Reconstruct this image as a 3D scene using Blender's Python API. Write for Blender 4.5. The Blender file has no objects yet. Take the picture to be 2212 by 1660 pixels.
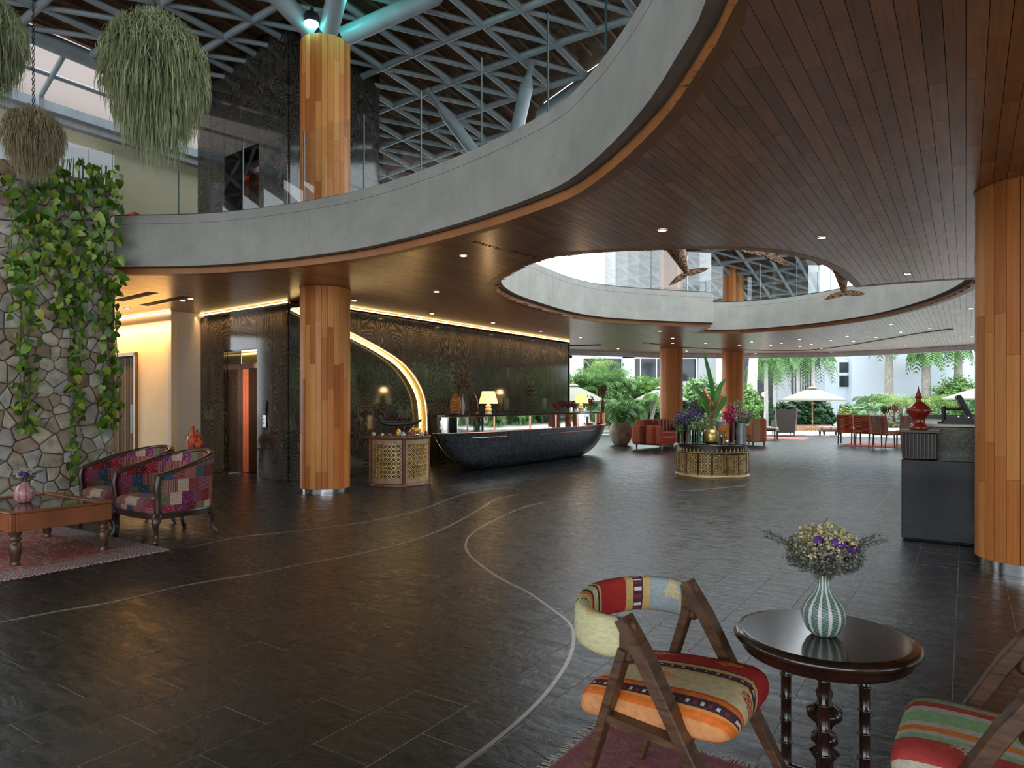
import bpy, bmesh, math, random
from mathutils import Vector, Matrix, geometry
from math import sin, cos, pi, radians, sqrt
scn = bpy.context.scene
COL = scn.collection
random.seed(7)
# ------------------------------------------------------------------ camera, world, exposure
H = 1.4
cd = bpy.data.cameras.new('camera'); cam = bpy.data.objects.new('camera', cd); COL.objects.link(cam)
cam.location = (0, 0, H); cam.rotation_euler = (pi/2, 0, 0)
cd.sensor_width = 36; cd.lens = 24.0; cd.shift_y = -(830-869)/2212.0*1.0
cd.clip_start = .05; cd.clip_end = 500
scn.camera = cam
FPX = 2212*24/36.0
wd = bpy.data.worlds.new('world'); scn.world = wd; wd.use_nodes = True
wn = wd.node_tree.nodes; bg = wn['Background']
bg.inputs[0].default_value = (.86, .93, 1, 1); bg.inputs[1].default_value = 3.0
vs = scn.view_settings
vs.view_transform = 'Standard'; vs.look = 'None'; vs.gamma = 1; vs.use_curve_mapping = False
vs.exposure = 0.45
def lamp(name, kind, loc, energy, color=(1,1,1), rot=(0,0,0), **kw):
    d = bpy.data.lights.new(name, kind); d.energy = energy; d.color = color
    for k, v in kw.items(): setattr(d, k, v)
    o = bpy.data.objects.new(name, d); o.location = loc; o.rotation_euler = rot; COL.objects.link(o)
    return o
WARM = (1, .62, .30)
sun = lamp('sun', 'SUN', (0, 0, 30), .8, (1, .95, .88), (radians(38), radians(-12), radians(150)), angle=radians(25))
# ------------------------------------------------------------------ frames of the building
AX = math.atan2(2087-1106, FPX)                 # the paving runs at this angle to the view
D1 = Vector((sin(AX), cos(AX), 0)); DN = Vector((cos(AX), -sin(AX), 0))
RZ = -AX                                        # rotation whose local +Y is D1 and +X is DN
def st(s, t, z=0): return Vector((s*D1.x+t*DN.x, s*D1.y+t*DN.y, z))
def tost(p): return (p[0]*D1.x+p[1]*D1.y, p[0]*DN.x+p[1]*DN.y)
def at(px, py, z=0):                            # where a ray through a pixel meets the level z
    Y = FPX*(H-z)/(py-869.0); return Vector(((px-1106)/FPX*Y, Y, z))
def ray(px, Y, z=0): return Vector(((px-1106)/FPX*Y, Y, z))
def hz(py, Y): return H+(869-py)*Y/FPX
# ------------------------------------------------------------------ mesh building
class MB:
    def __init__(s): s.v=[]; s.f=[]; s.uv=[]; s.mi=[]; s.sm=[]; s.xf=None
    def add(s, vs, fs, uvs=None, mi=0, sm=False):
        n=len(s.v); X=s.xf
        s.v += [(X@Vector(p))[:] if X else tuple(p) for p in vs]
        for i,f in enumerate(fs):
            s.f.append([n+k for k in f]); s.mi.append(mi); s.sm.append(sm)
            s.uv.append(uvs[i] if uvs else None)
        return s
    def box(s, c, d, rz=0, mi=0, R=None):
        x,y,z=d[0]/2,d[1]/2,d[2]/2; R=R or Matrix.Rotation(rz,3,'Z'); c=Vector(c)
        vs=[c+R@Vector((a*x,b*y,e*z)) for a in(-1,1) for b in(-1,1) for e in(-1,1)]
        return s.add(vs,[(0,1,3,2),(4,6,7,5),(0,4,5,1),(2,3,7,6),(0,2,6,4),(1,5,7,3)],None,mi)
    def bbox(s, c, d, b=.01, rz=0, mi=0, seg=1, sm=False, R=None):      # bevelled box
        bm=bmesh.new(); bmesh.ops.create_cube(bm,size=1); bmesh.ops.scale(bm,vec=d,verts=bm.verts)
        b=min(b,min(d)*.49)
        bmesh.ops.bevel(bm,geom=bm.edges[:],offset=b,segments=seg,profile=.5,affect='EDGES')
        R=R or Matrix.Rotation(rz,3,'Z'); c=Vector(c); bm.verts.index_update()
        s.add([c+R@v.co for v in bm.verts],[[v.index for v in f.verts] for f in bm.faces],None,mi,sm); bm.free(); return s
    def tube(s, pts, r, n=8, cap=True, mi=0, sm=True, prof=None, up=None, closed=False):
        pts=[Vector(p) for p in pts]; m=len(pts)
        if not hasattr(r,'__len__'): r=[r]*m
        prof=prof or [(cos(2*pi*k/n),sin(2*pi*k/n)) for k in range(n)]; n=len(prof)
        vs=[]; prev=None; L=[0]
        for i in range(m):
            if i: L.append(L[-1]+(pts[i]-pts[i-1]).length)
            a=pts[i-1] if (i or closed) else pts[0]; b=pts[(i+1)%m] if (i<m-1 or closed) else pts[-1]
            t=(b-a).normalized()
            if up is not None:
                u=Vector(up); sd=t.cross(u).normalized(); u=sd.cross(t)
            else:
                if prev is None:
                    w=Vector((0,0,1)) if abs(t.z)<.9 else Vector((1,0,0)); sd=t.cross(w).normalized()
                else: sd=(prev-t*prev.dot(t)).normalized()
                u=sd.cross(t); prev=sd
            for x,y in prof: vs.append(pts[i]+(sd*x+u*y)*r[i])
        fs=[]; uv=[]
        for i in range(m if closed else m-1):
            j=(i+1)%m
            for k in range(n):
                l=(k+1)%n; fs.append((i*n+k,i*n+l,j*n+l,j*n+k))
                a=L[i]; b=L[j] if j else L[-1]
                uv.append(((a,k/n),(a,(k+1)/n),(b,(k+1)/n),(b,k/n)))
        s.add(vs,fs,uv,mi,sm)
        if cap and not closed:
            s.add(vs[:n],[tuple(range(n))[::-1]],None,mi); s.add(vs[-n:],[tuple(range(n))],None,mi)
        return s
    def lathe(s, prof, n=20, c=(0,0,0), mi=0, sm=True, cap=True, fn=None):
        c=Vector(c); vs=[]; fs=[]; uv=[]; m=len(prof)
        for r,z in prof:
            for k in range(n):
                a=2*pi*k/n; q=r*(fn(a,z) if fn else 1); vs.append(c+Vector((q*cos(a),q*sin(a),z)))
        for i in range(m-1):
            for k in range(n):
                l=(k+1)%n; fs.append((i*n+k,i*n+l,(i+1)*n+l,(i+1)*n+k))
                uv.append(((k/n,i/m),((k+1)/n,i/m),((k+1)/n,(i+1)/m),(k/n,(i+1)/m)))
        s.add(vs,fs,uv,mi,sm)
        if cap:
            if prof[0][0]>1e-4: s.add(vs[:n],[tuple(range(n))[::-1]],None,mi)
            if prof[-1][0]>1e-4: s.add(vs[-n:],[tuple(range(n))],None,mi)
        return s
    def prism(s, poly, z0, z1, mi=0, top=True, bot=True, sides=True):
        n=len(poly); vs=[(p[0],p[1],z0) for p in poly]+[(p[0],p[1],z1) for p in poly]
        ar=sum(poly[i][0]*poly[(i+1)%n][1]-poly[(i+1)%n][0]*poly[i][1] for i in range(n))
        tri=geometry.tessellate_polygon([[Vector((p[0],p[1],0)) for p in poly]]) if n>4 else [tuple(range(n))]
        fs=[]
        for t in tri:
            a=sum(poly[t[i]][0]*poly[t[(i+1)%len(t)]][1]-poly[t[(i+1)%len(t)]][0]*poly[t[i]][1] for i in range(len(t)))
            t=list(t) if a>0 else list(t)[::-1]
            if bot: fs.append(t[::-1])
            if top: fs.append([k+n for k in t])
        if sides:
            for i in range(n):
                j=(i+1)%n; fs.append((i,j,j+n,i+n) if ar>0 else (j,i,i+n,j+n))
        return s.add(vs,fs,None,mi)
    def quad(s,a,b,c,d,mi=0): return s.add([a,b,c,d],[(0,1,2,3)],[((0,0),(1,0),(1,1),(0,1))],mi)
    def ball(s,c,r,n=8,m=6,mi=0,sq=(1,1,1)):
        c=Vector(c); pr=[(max(1e-4,sin(pi*i/m)),-cos(pi*i/m)) for i in range(m+1)]
        vs=[];fs=[]
        for a,z in pr:
            for k in range(n): vs.append(c+Vector((a*cos(2*pi*k/n)*sq[0],a*sin(2*pi*k/n)*sq[1],z*sq[2]))*r)
        for i in range(m):
            for k in range(n): l=(k+1)%n; fs.append((i*n+k,i*n+l,(i+1)*n+l,(i+1)*n+k))
        return s.add(vs,fs,None,mi,True)
    def mesh(s,name):
        me=bpy.data.meshes.new(name); me.from_pydata(s.v,[],s.f)
        if any(u for u in s.uv):
            ul=me.uv_layers.new(name='UVMap'); i=0; d=[]
            for f,u in zip(s.f,s.uv): d += [c for q in (u or [(0,0)]*len(f)) for c in q]
            ul.data.foreach_set('uv',d)
        me.polygons.foreach_set('material_index',s.mi); me.polygons.foreach_set('use_smooth',s.sm)
        me.update(); return me
    def build(s,name,mats,parent=None,loc=None,rz=0,**tags):
        return link(name,s.mesh(name),mats,parent,loc,rz,**tags)
def link(name,me,mats,parent=None,loc=None,rz=0,**tags):
    if mats is not None and not me.materials:
        for m in (mats if isinstance(mats,(list,tuple)) else [mats]): me.materials.append(m)
    o=bpy.data.objects.new(name,me); COL.objects.link(o)
    if parent: o.parent=parent
    if loc is not None: o.location=loc
    if rz: o.rotation_euler[2]=rz
    for k,v in tags.items():
        if v: o[k]=v
    return o
def thing(name,label,cat,loc=(0,0,0),rz=0,group=None):
    o=bpy.data.objects.new(name,None); o.empty_display_size=.1; COL.objects.link(o); o.location=loc; o.rotation_euler[2]=rz
    o['label']=label; o['category']=cat
    if group: o['group']=group
    return o
def tag(o,label,cat,group=None):
    o['label']=label; o['category']=cat
    if group: o['group']=group
    return o
KIDS={}
def dup(o,loc=None,rz=None,label=None,parent=None,scale=None):
    c=o.copy(); COL.objects.link(c)
    if parent: c.parent=parent
    for ch in list(o.children): dup(ch,parent=c)
    if loc is not None: c.location=loc
    if rz is not None: c.rotation_euler[2]=rz
    if label: c['label']=label
    if scale: c.scale=(scale,)*3 if not hasattr(scale,'__len__') else scale
    return c
def spline(pts,n=6,closed=False):
    P=[Vector(p) for p in pts]; m=len(P); out=[]
    for i in range(m if closed else m-1):
        a,b,c,d=(P[(i-1)%m] if (closed or i) else P[0]),P[i],P[(i+1)%m],(P[(i+2)%m] if (closed or i<m-2) else P[-1])
        for k in range(n):
            t=k/n; out.append(.5*((2*b)+(c-a)*t+(2*a-5*b+4*c-d)*t*t+(3*b-a-3*c+d)*t**3))
    if not closed: out.append(P[-1])
    return out
# ------------------------------------------------------------------ materials
class G:
    def __init__(s,name):
        s.m=bpy.data.materials.new(name); s.m.use_nodes=True; s.nt=s.m.node_tree; s.b=s.nt.nodes['Principled BSDF']
    def n(s,typ,ins=None,**at):
        d=s.nt.nodes.new('ShaderNode'+typ)
        for k,v in at.items(): setattr(d,k,v)
        for k,v in (ins or {}).items(): s.put(d.inputs[k],v)
        return d
    def put(s,sock,v):
        if isinstance(v,bpy.types.NodeSocket): s.nt.links.new(v,sock)
        elif hasattr(v,'__len__') and len(v)==3 and sock.type=='RGBA': sock.default_value=(*v,1)
        else: sock.default_value=v
    def set(s,**k):
        for a,v in k.items(): s.put(s.b.inputs[a.replace('_',' ')],v)
        return s
    def pos(s,scale=(1,1,1),rot=RZ,loc=(0,0,0)):
        v=s.n('NewGeometry').outputs['Position']
        return s.n('Mapping',{'Vector':s.n('VectorRotate',{'Vector':v,'Angle':-rot}).outputs[0],'Scale':scale,'Location':loc}).outputs[0]
    def tc(s,kind='Object',scale=(1,1,1),rot=(0,0,0)):
        return s.n('Mapping',{'Vector':s.n('TexCoord').outputs[kind],'Scale':scale,'Rotation':rot}).outputs[0]
    def noise(s,vec,scale=5,detail=3,rough=.5,dist=0): return s.n('TexNoise',{'Vector':vec,'Scale':scale,'Detail':detail,'Roughness':rough,'Distortion':dist}).outputs['Fac']
    def vor(s,vec,scale=5,out='Distance',feature='F1',**k): return s.n('TexVoronoi',{'Vector':vec,'Scale':scale},feature=feature,**k).outputs[out]
    def ramp(s,fac,stops,interp='LINEAR'):
        d=s.n('ValToRGB',{'Fac':fac}); e=d.color_ramp; e.interpolation=interp
        while len(e.elements)<len(stops): e.elements.new(.5)
        for i,(p,c) in enumerate(stops): e.elements[i].position=p; e.elements[i].color=(*(c if hasattr(c,'__len__') else (c,c,c)),1)
        return d.outputs[0]
    def math(s,op,a,b=0,c=0): 
        d=s.n('Math',operation=op); s.put(d.inputs[0],a); s.put(d.inputs[1],b); s.put(d.inputs[2],c); return d.outputs[0]
    def mix(s,f,a,b,bt='MIX'):
        d=s.n('Mix',data_type='RGBA',blend_type=bt); s.put(d.inputs[0],f); s.put(d.inputs[6],a); s.put(d.inputs[7],b); return d.outputs[2]
    def xyz(s,v): d=s.n('SeparateXYZ',{'Vector':v}); return d.outputs
    def comb(s,x,y,z): return s.n('CombineXYZ',{'X':x,'Y':y,'Z':z}).outputs[0]
    def rnd(s):
        a=s.n('ObjectInfo').outputs['Random']; b=s.n('NewGeometry').outputs['Random Per Island']
        return s.math('FRACT',s.math('ADD',a,b))
    def off(s,vec,k=30):                        # shift a texture by the piece's own random number
        r=s.rnd(); return s.n('VectorMath',{0:vec,1:s.comb(s.math('MULTIPLY',r,k),s.math('MULTIPLY',r,k*1.7),s.math('MULTIPLY',r,k*.6))},operation='ADD').outputs[0]
    def bump(s,h,st=.3,d=.01): s.put(s.b.inputs['Normal'],s.n('Bump',{'Height':h,'Strength':st,'Distance':d}).outputs[0]); return s
def plain(name,col,rough=.5,metal=0,var=.12,sc=8,bump=0,spec=None,coat=0):
    g=G(name); v=g.noise(g.tc(),sc,3)
    c=[max(0,x*(1-var)) for x in col]; d=[min(1,x*(1+var)) for x in col]
    g.set(Base_Color=g.ramp(v,[(.3,c),(.7,d)]),Roughness=rough,Metallic=metal)
    if bump: g.bump(v,bump)
    if coat: g.set(Coat_Weight=coat,Coat_Roughness=.1)
    if spec is not None: g.set(Specular_IOR_Level=spec)
    return g.m
def rvar(name,stops,rough=.5,metal=0,sc=6,amt=.25,bump=.2,stretch=(1,1,1),coat=0,kind='Object'):   # colour differs from piece to piece
    g=G(name); n=g.noise(g.off(g.tc(kind,stretch)),sc,4)
    c=g.mix(1.0,g.ramp(g.rnd(),stops),g.ramp(n,[(.25,1-amt),(.75,1+amt)]),'MULTIPLY')
    g.set(Base_Color=c,Roughness=rough,Metallic=metal)
    if bump: g.bump(n,bump)
    if coat: g.set(Coat_Weight=coat,Coat_Roughness=.12)
    return g.m
def glow(name,col,st):
    g=G(name); g.set(Base_Color=(0,0,0),Emission_Color=col,Emission_Strength=st); return g.m
def glassmat(name,tint=(1,1,1),rough=0,spec=1.0):   # sheet glass: see-through, with reflection by angle
    g=G(name); nt=g.nt; nt.nodes.remove(g.b); out=[x for x in nt.nodes if x.type=='OUTPUT_MATERIAL'][0]
    f=g.n('Fresnel',{'IOR':1.5}); tr=g.n('BsdfTransparent',{'Color':(*tint,1)}); gl=g.n('BsdfGlossy',{'Roughness':rough})
    mx=g.n('MixShader',{0:g.math('MULTIPLY',f.outputs[0],spec),1:tr.outputs[0],2:gl.outputs[0]}); nt.links.new(mx.outputs[0],out.inputs[0]); return g.m
# ------------------------------------------------------------------ shared materials
def slate():
    g=G('slate'); p=g.off(g.pos()); r=g.rnd()
    lay=g.noise(g.n('Mapping',{'Vector':p,'Scale':(2.2,7,1)}).outputs[0],1.6,8,.62,1.2)
    fine=g.noise(p,22,5,.6,.4); big=g.noise(p,2.2,2)
    c=g.ramp(lay,[(.25,(.002,.003,.004)),(.5,(.006,.007,.008)),(.7,(.015,.0145,.014)),(.9,(.048,.043,.038))])
    c=g.mix(g.math('MULTIPLY',g.ramp(big,[(.45,0),(.75,1)]),.4),c,(.011,.0095,.008))
    c=g.mix(1,c,g.ramp(r,[(0,(.55,.62,.70)),(.5,(1,1,1)),(1,(1.5,1.35,1.2))]),'MULTIPLY')
    g.set(Base_Color=c,Roughness=g.ramp(lay,[(.25,.17),(.75,.40)]),Specular_IOR_Level=.62)
    g.bump(g.math('ADD',lay,g.math('MULTIPLY',fine,.4)),.6,.010); return g.m
def marble():                                   # book-matched bands that run diagonally across each slab
    g=G('silver_wave_marble'); x,y,z=g.xyz(g.pos()); u=g.math('DIVIDE',g.math('SUBTRACT',y,x),1.12)
    m=g.math('ABSOLUTE',g.math('SUBTRACT',g.math('FRACT',u),.5)); k=g.math('FLOOR',g.math('MULTIPLY',u,1))
    p=g.comb(g.math('ADD',g.math('MULTIPLY',m,2.0),g.math('MULTIPLY',k,1.3)),g.math('MULTIPLY',z,1.0),g.math('MULTIPLY',k,2.7))
    w=g.noise(p,.62,2.0,.45,.35); ww=g.math('ADD',g.math('MULTIPLY',w,58),g.math('ADD',g.math('MULTIPLY',g.math('ADD',m,g.math('MULTIPLY',z,.35)),9.0),g.math('MULTIPLY',g.noise(p,11,3),1.1)))
    f=g.math('ABSOLUTE',g.math('SUBTRACT',g.math('FRACT',ww),.5)); cl=g.noise(p,2.2,3)
    vein=g.ramp(f,[(.0,(.135,.113,.086)),(.12,(.072,.061,.047)),(.28,(.034,.030,.025)),(.5,(.017,.0155,.014))])
    c=g.mix(g.ramp(cl,[(.35,0),(.7,.75)]),vein,(.020,.018,.016))
    g.set(Base_Color=c,Roughness=.09,Specular_IOR_Level=.55); return g.m
def planks(name,stops,rough,sc=(1,1,1)):
    g=G(name); p=g.off(g.pos((14,.9,1))); n=g.noise(p,2,5,.6,1.2); b=g.noise(g.off(g.pos((3,1.2,1))),1.2,2)
    c=g.mix(1,g.ramp(g.rnd(),stops),g.ramp(n,[(.25,.72),(.75,1.25)]),'MULTIPLY')
    c=g.mix(1,c,g.ramp(b,[(.3,.8),(.7,1.15)]),'MULTIPLY')
    g.set(Base_Color=c,Roughness=rough,Specular_IOR_Level=.3,Coat_Weight=.42,Coat_Roughness=.22); g.bump(n,.04); return g.m
def staves(name):
    g=G(name); n=g.noise(g.off(g.tc('Object',(30,30,.8))),2,4,.6,.8)
    c=g.mix(1,g.ramp(g.rnd(),[(0,(.38,.115,.027)),(.35,(.50,.17,.040)),(.65,(.60,.235,.062)),(.85,(.68,.30,.095)),(1,(.43,.125,.032))]),g.ramp(n,[(.25,.8),(.75,1.18)]),'MULTIPLY')
    g.set(Base_Color=c,Roughness=.40,Specular_IOR_Level=.18); g.bump(n,.06); return g.m
SLATE=slate(); MARBLE=marble()
CEILWOOD=planks('ceiling_wood',[(0,(.30,.112,.045)),(.3,(.44,.175,.072)),(.55,(.40,.132,.052)),(.8,(.50,.205,.085)),(1,(.26,.105,.048))],.36)
RIMWOOD=plain('rim_wood',(.34,.13,.038),.38,sc=3,spec=.3)
STAVE=staves('column_wood')
def concrete():
    g=G('concrete'); p=g.tc('Object'); n=g.noise(p,2.2,6,.65); f=g.noise(p,60,4,.7); m=g.noise(p,9,4)
    c=g.ramp(n,[(.3,(.285,.28,.25)),(.7,(.385,.375,.335))]); c=g.mix(1,c,g.ramp(f,[(.3,.93),(.7,1.06)]),'MULTIPLY')
    g.set(Base_Color=c,Roughness=.75); g.bump(g.math('ADD',m,f),.12,.004); return g.m
CONC=concrete()
STEEL=plain('painted_steel',(.27,.315,.34),.38,sc=3)
CHROME=plain('brushed_steel',(.62,.62,.62),.16,1,var=.04)
BLACKM=plain('black_metal',(.012,.012,.013),.4,var=.05)
GROUT=plain('grout',(.50,.48,.45),.8,sc=12)
DARK=plain('dark_void',(.006,.006,.006),.8,var=0)
GLASS=glassmat('clear_glass',(.95,.975,.97),0,.07); GLASSR=glassmat('mirroring_glass',(.90,.95,.95),0,1.3)
GLASSEDGE=plain('glass_edge',(.02,.05,.045),.25)
WHITEW=plain('white_render',(.78,.80,.82),.7,var=.03,sc=2)
CREAM=plain('cream_plaster',(.74,.57,.34),.75,var=.03,sc=3,bump=.05)
KHAKI=plain('khaki_render',(.50,.45,.30),.7,var=.06,sc=2)
LED=glow('warm_led',(1,.68,.28),7.0)
COPPER=plain('copper',(.82,.38,.28),.16,1,var=.05)
BRONZE=plain('bronze_door',(.40,.17,.075),.20,1,var=.08,sc=2)
# ------------------------------------------------------------------ floor
def region_far(): return None
COLUMNS=[(-2.96,10.82,.385,0),(4.316,5.661,.395,1),(at(1452,752,3.19).x,22.7,.375,2),(7.92,24.5,.375,3)]
floor=MB(); floor.prism([(-22,-14),(26,-14),(26,29.3),(-22,29.3)],-.06,-.0014)
floor=floor.build('floor',GROUT,kind='structure')
TW,TL=.31,.62
def tilemesh(a,b,x=0,y=0,mb=None):
    mb=mb or MB(); g=.0018; e=.0004
    o=[(x-a/2+g,y-b/2+g),(x+a/2-g,y-b/2+g),(x+a/2-g,y+b/2-g),(x-a/2+g,y+b/2-g)]
    i=[(x-a/2+g+e,y-b/2+g+e),(x+a/2-g-e,y-b/2+g+e),(x+a/2-g-e,y+b/2-g-e),(x-a/2+g+e,y+b/2-g-e)]
    mb.add([(p[0],p[1],-.0016) for p in o]+[(p[0],p[1],0) for p in i],[(4,5,6,7),(0,1,5,4),(1,2,6,5),(2,3,7,6),(3,0,4,7)]); return mb
tiles=[]
for i in range(-60,72):
    for j in range(-14,50):
        t=i*TW+.10; s=j*TL+(TL/2 if i%2 else 0)+.02
        p=st(s,t)
        if p.y<-3 or p.y>29 or abs(p.x)>20: continue
        vis=p.y>1.4 and abs(p.x/p.y)<.80 and (p.y>2.35 or H/p.y<.6)
        tiles.append((0 if vis else 1,p.length,s,t,p))
tiles.sort(key=lambda a:a[:2])
tme=tilemesh(TW,TL).mesh('floor_tile'); tme.materials.append(SLATE)
for k in tiles[:300]:
    o=link('floor_tile',tme,None,floor,(k[4].x,k[4].y,random.uniform(-.0006,.0006)),RZ)
rest=MB(); rest.xf=Matrix.Rotation(RZ,4,'Z')
for k in tiles[300:]: tilemesh(TW,TL,k[3],k[2],rest)
rest.build('floor_tiling',SLATE,floor,kind='stuff')
# thin metal inlay lines that curve across the paving
def inlay(px,w,name='inlay_strip'):
    P=spline([at(x,y) for x,y in px],8); L=[];R=[]
    for i,p in enumerate(P):
        d=(P[min(i+1,len(P)-1)]-P[max(i-1,0)]).normalized(); n=Vector((-d.y,d.x,0))*w/2
        L.append(p+n+Vector((0,0,.0012))); R.append(p-n+Vector((0,0,.0012)))
    m=MB(); k=len(P); m.add(L+R+[q-Vector((0,0,.003)) for q in L+R],[(i,i+1,k+i+1,k+i) for i in range(k-1)]+[(i,i+2*k,i+1+2*k,i+1) for i in range(k-1)]+[(i+k,i+1+k,i+1+3*k,i+3*k) for i in range(k-1)])
    m.build(name,INLAY,floor)
INLAY=plain('inlay_metal',(.34,.31,.27),.35,.6)
inlay([(960,1690),(990,1660),(1080,1592),(1160,1520),(1215,1450),(1238,1395),(1232,1350),(1190,1315),(1140,1280),(1090,1255),(1048,1228),(1015,1200),(1006,1178),(1018,1155),(1060,1128),(1130,1097),(1180,1085)],.022)
inlay([(-40,1352),(120,1322),(262,1297),(400,1265),(560,1238),(650,1220),(780,1196),(900,1165),(980,1132),(1040,1098),(1075,1078),(1120,1068)],.022)
inlay([(400,1185),(520,1160),(620,1150),(790,1128),(900,1105),(985,1073),(1040,1060),(1110,1052)],.02)
inlay([(1465,1062),(1530,1057),(1612,1050)],.03)
# ------------------------------------------------------------------ plan of the timber ceiling (curved void + leaf-shaped void)
CZ=3.19
VC=Vector((-5.3,3.1,0)); VR=6.38
edge_px=[(245.6,593),(364,593),(493.5,588.5),(637,578),(760,561),(860,540),(979.6,513),(1099,480),(1195,444),(1270,403),(1299,387),(1367,330),(1428,270),(1492,183),(1536,121),(1558,84),(1598,0)]
mid=[at(x,y,CZ) for x,y in edge_px]
circ=lambda a:VC+Vector((cos(radians(a)),sin(radians(a)),0))*VR
ARC=spline([circ(a) for a in (134,122,110,100)]+mid[0:1]+mid[2::2]+[circ(a) for a in (-12,-24,-36,-48,-60)],4)
HOLE=spline([(-.30,10.5,0),(-.26,10.2,0),(.13,9.0,0),(.53,8.36,0),(1.33,8.05,0),(2.4,7.95,0),(3.31,8.22,0),(4.3,9.13,0),(5.35,10.6,0)],3)\
  +spline([(5.35,10.6,0),(6.0,10.2,0),(6.72,9.92,0),(7.05,10.4,0),(7.43,11.4,0),(7.77,13,0),(7.79,14.9,0),(7.11,16.6,0),(5.93,17.7,0),(4.79,17.75,0)],3)[1:]\
  +spline([(4.68,16.2,0),(3.4,15.85,0),(2.0,15.2,0),(1.2,14.35,0),(.55,13.2,0),(-.05,11.9,0),(-.29,10.9,0)],3)
FAR=[Vector((x,y,0)) for x,y in [(2.5,-5.6),(13,-5),(16.5,2),(17,12),(14.6,21.2),(13.2,23.4),(11.3,24.9),(8.6,25.4),(5.47,25.1),(1.95,23.6),(-2.5,22.3),(-10,19),(-12,12)]]
OUTER=list(ARC)+FAR
def keyhole(outer,hole):                       # one polygon: walk the outside, cross a slit, walk the hole
    h=hole[:]; ar=lambda P:sum(P[i].x*P[(i+1)%len(P)].y-P[(i+1)%len(P)].x*P[i].y for i in range(len(P)))
    if ar(outer)*ar(h)>0: h=h[::-1]
    b=min(((i,j) for i in range(len(outer)) for j in range(len(h))),key=lambda q:(outer[q[0]]-h[q[1]]).length)
    i,j=b; return outer[:i+1]+h[j:]+h[:j+1]+outer[i:]
REG=keyhole(OUTER,HOLE); REGST=[tost(p) for p in REG]
EDGES=[[tost(p) for p in OUTER],[tost(p) for p in HOLE]]
def inside(s,t):
    c=False
    for E in EDGES:
        n=len(E)
        for i in range(n):
            (a,b),(d,e)=E[i],E[(i+1)%n]
            if (b>t)!=(e>t) and s<(d-a)*(t-b)/(e-b)+a: c=not c
    return c
def clip(poly,s0,s1,t0,t1):
    for ax,lim,sg in((0,s0,1),(0,s1,-1),(1,t0,1),(1,t1,-1)):
        out=[]; n=len(poly)
        for i in range(n):
            a,b=poly[i],poly[(i+1)%n]; da=(a[ax]-lim)*sg; db=(b[ax]-lim)*sg
            if da>=0: out.append(a)
            if da*db<0: k=da/(da-db); out.append((a[0]+(b[0]-a[0])*k,a[1]+(b[1]-a[1])*k))
        poly=out
        if not poly: return []
    return poly
def slabmesh(z0,z1):
    m=MB(); loops=[OUTER,HOLE]; allv=[p for l in loops for p in l]; n=len(allv)
    tri=geometry.tessellate_polygon([[Vector((p.x,p.y,0)) for p in l] for l in loops]); fs=[]
    for t in tri:
        a,b,c=(allv[k] for k in t); up=(b-a).cross(c-a).z>0; t=tuple(t) if up else tuple(t)[::-1]
        fs.append(t[::-1]); fs.append(tuple(k+n for k in t))
    o=0
    for l in loops:
        for i in range(len(l)): j=(i+1)%len(l); fs.append((o+i,o+j,o+j+n,o+i+n))
        o+=len(l)
    return m.add([(p.x,p.y,z0) for p in allv]+[(p.x,p.y,z1) for p in allv],fs)
slab=slabmesh(CZ+.012,CZ+.06)
ceiling=slab.build('ceiling',DARK,kind='structure')
ub=slabmesh(3.72,3.80)
ub.build('floor_upper',plain('upper_floor',(.10,.09,.08),.4),kind='structure')
def touches(s0,s1,t0,t1):
    for E in EDGES:
        n=len(E)
        for i in range(n):
            a,b=E[i],E[(i+1)%n]
            if max(a[0],b[0])<s0 or min(a[0],b[0])>s1 or max(a[1],b[1])<t0 or min(a[1],b[1])>t1: continue
            return True
    return False
PW=.0902; gap=.0016; allp=[]
rs=random.Random(3)
for i in range(-175,200):
    t0=i*PW; t1=t0+PW; s=-9+rs.random()*1.5
    while s<29:
        L=rs.choice((.6,.9,1.2,1.5,1.8)); s0,s1=s,s+L; s=s1
        c=st((s0+s1)/2,(t0+t1)/2)
        if c.x<-13 or c.x>17.5 or c.y<-6 or c.y>26: continue
        b=(s0+gap,s1-gap,t0+gap,t1-gap)
        if touches(*b): poly=clip(REGST,*b)
        elif inside((s0+s1)/2,(t0+t1)/2): poly=[(b[0],b[2]),(b[1],b[2]),(b[1],b[3]),(b[0],b[3])]
        else: continue
        if len(poly)<3: continue
        vis=c.y>1.2 and abs(c.x/c.y)<.8 and 1.79/c.y<.64
        allp.append((0 if vis else 1,c.length,poly,s0,t0))
allp.sort(key=lambda a:a[:2])
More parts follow.
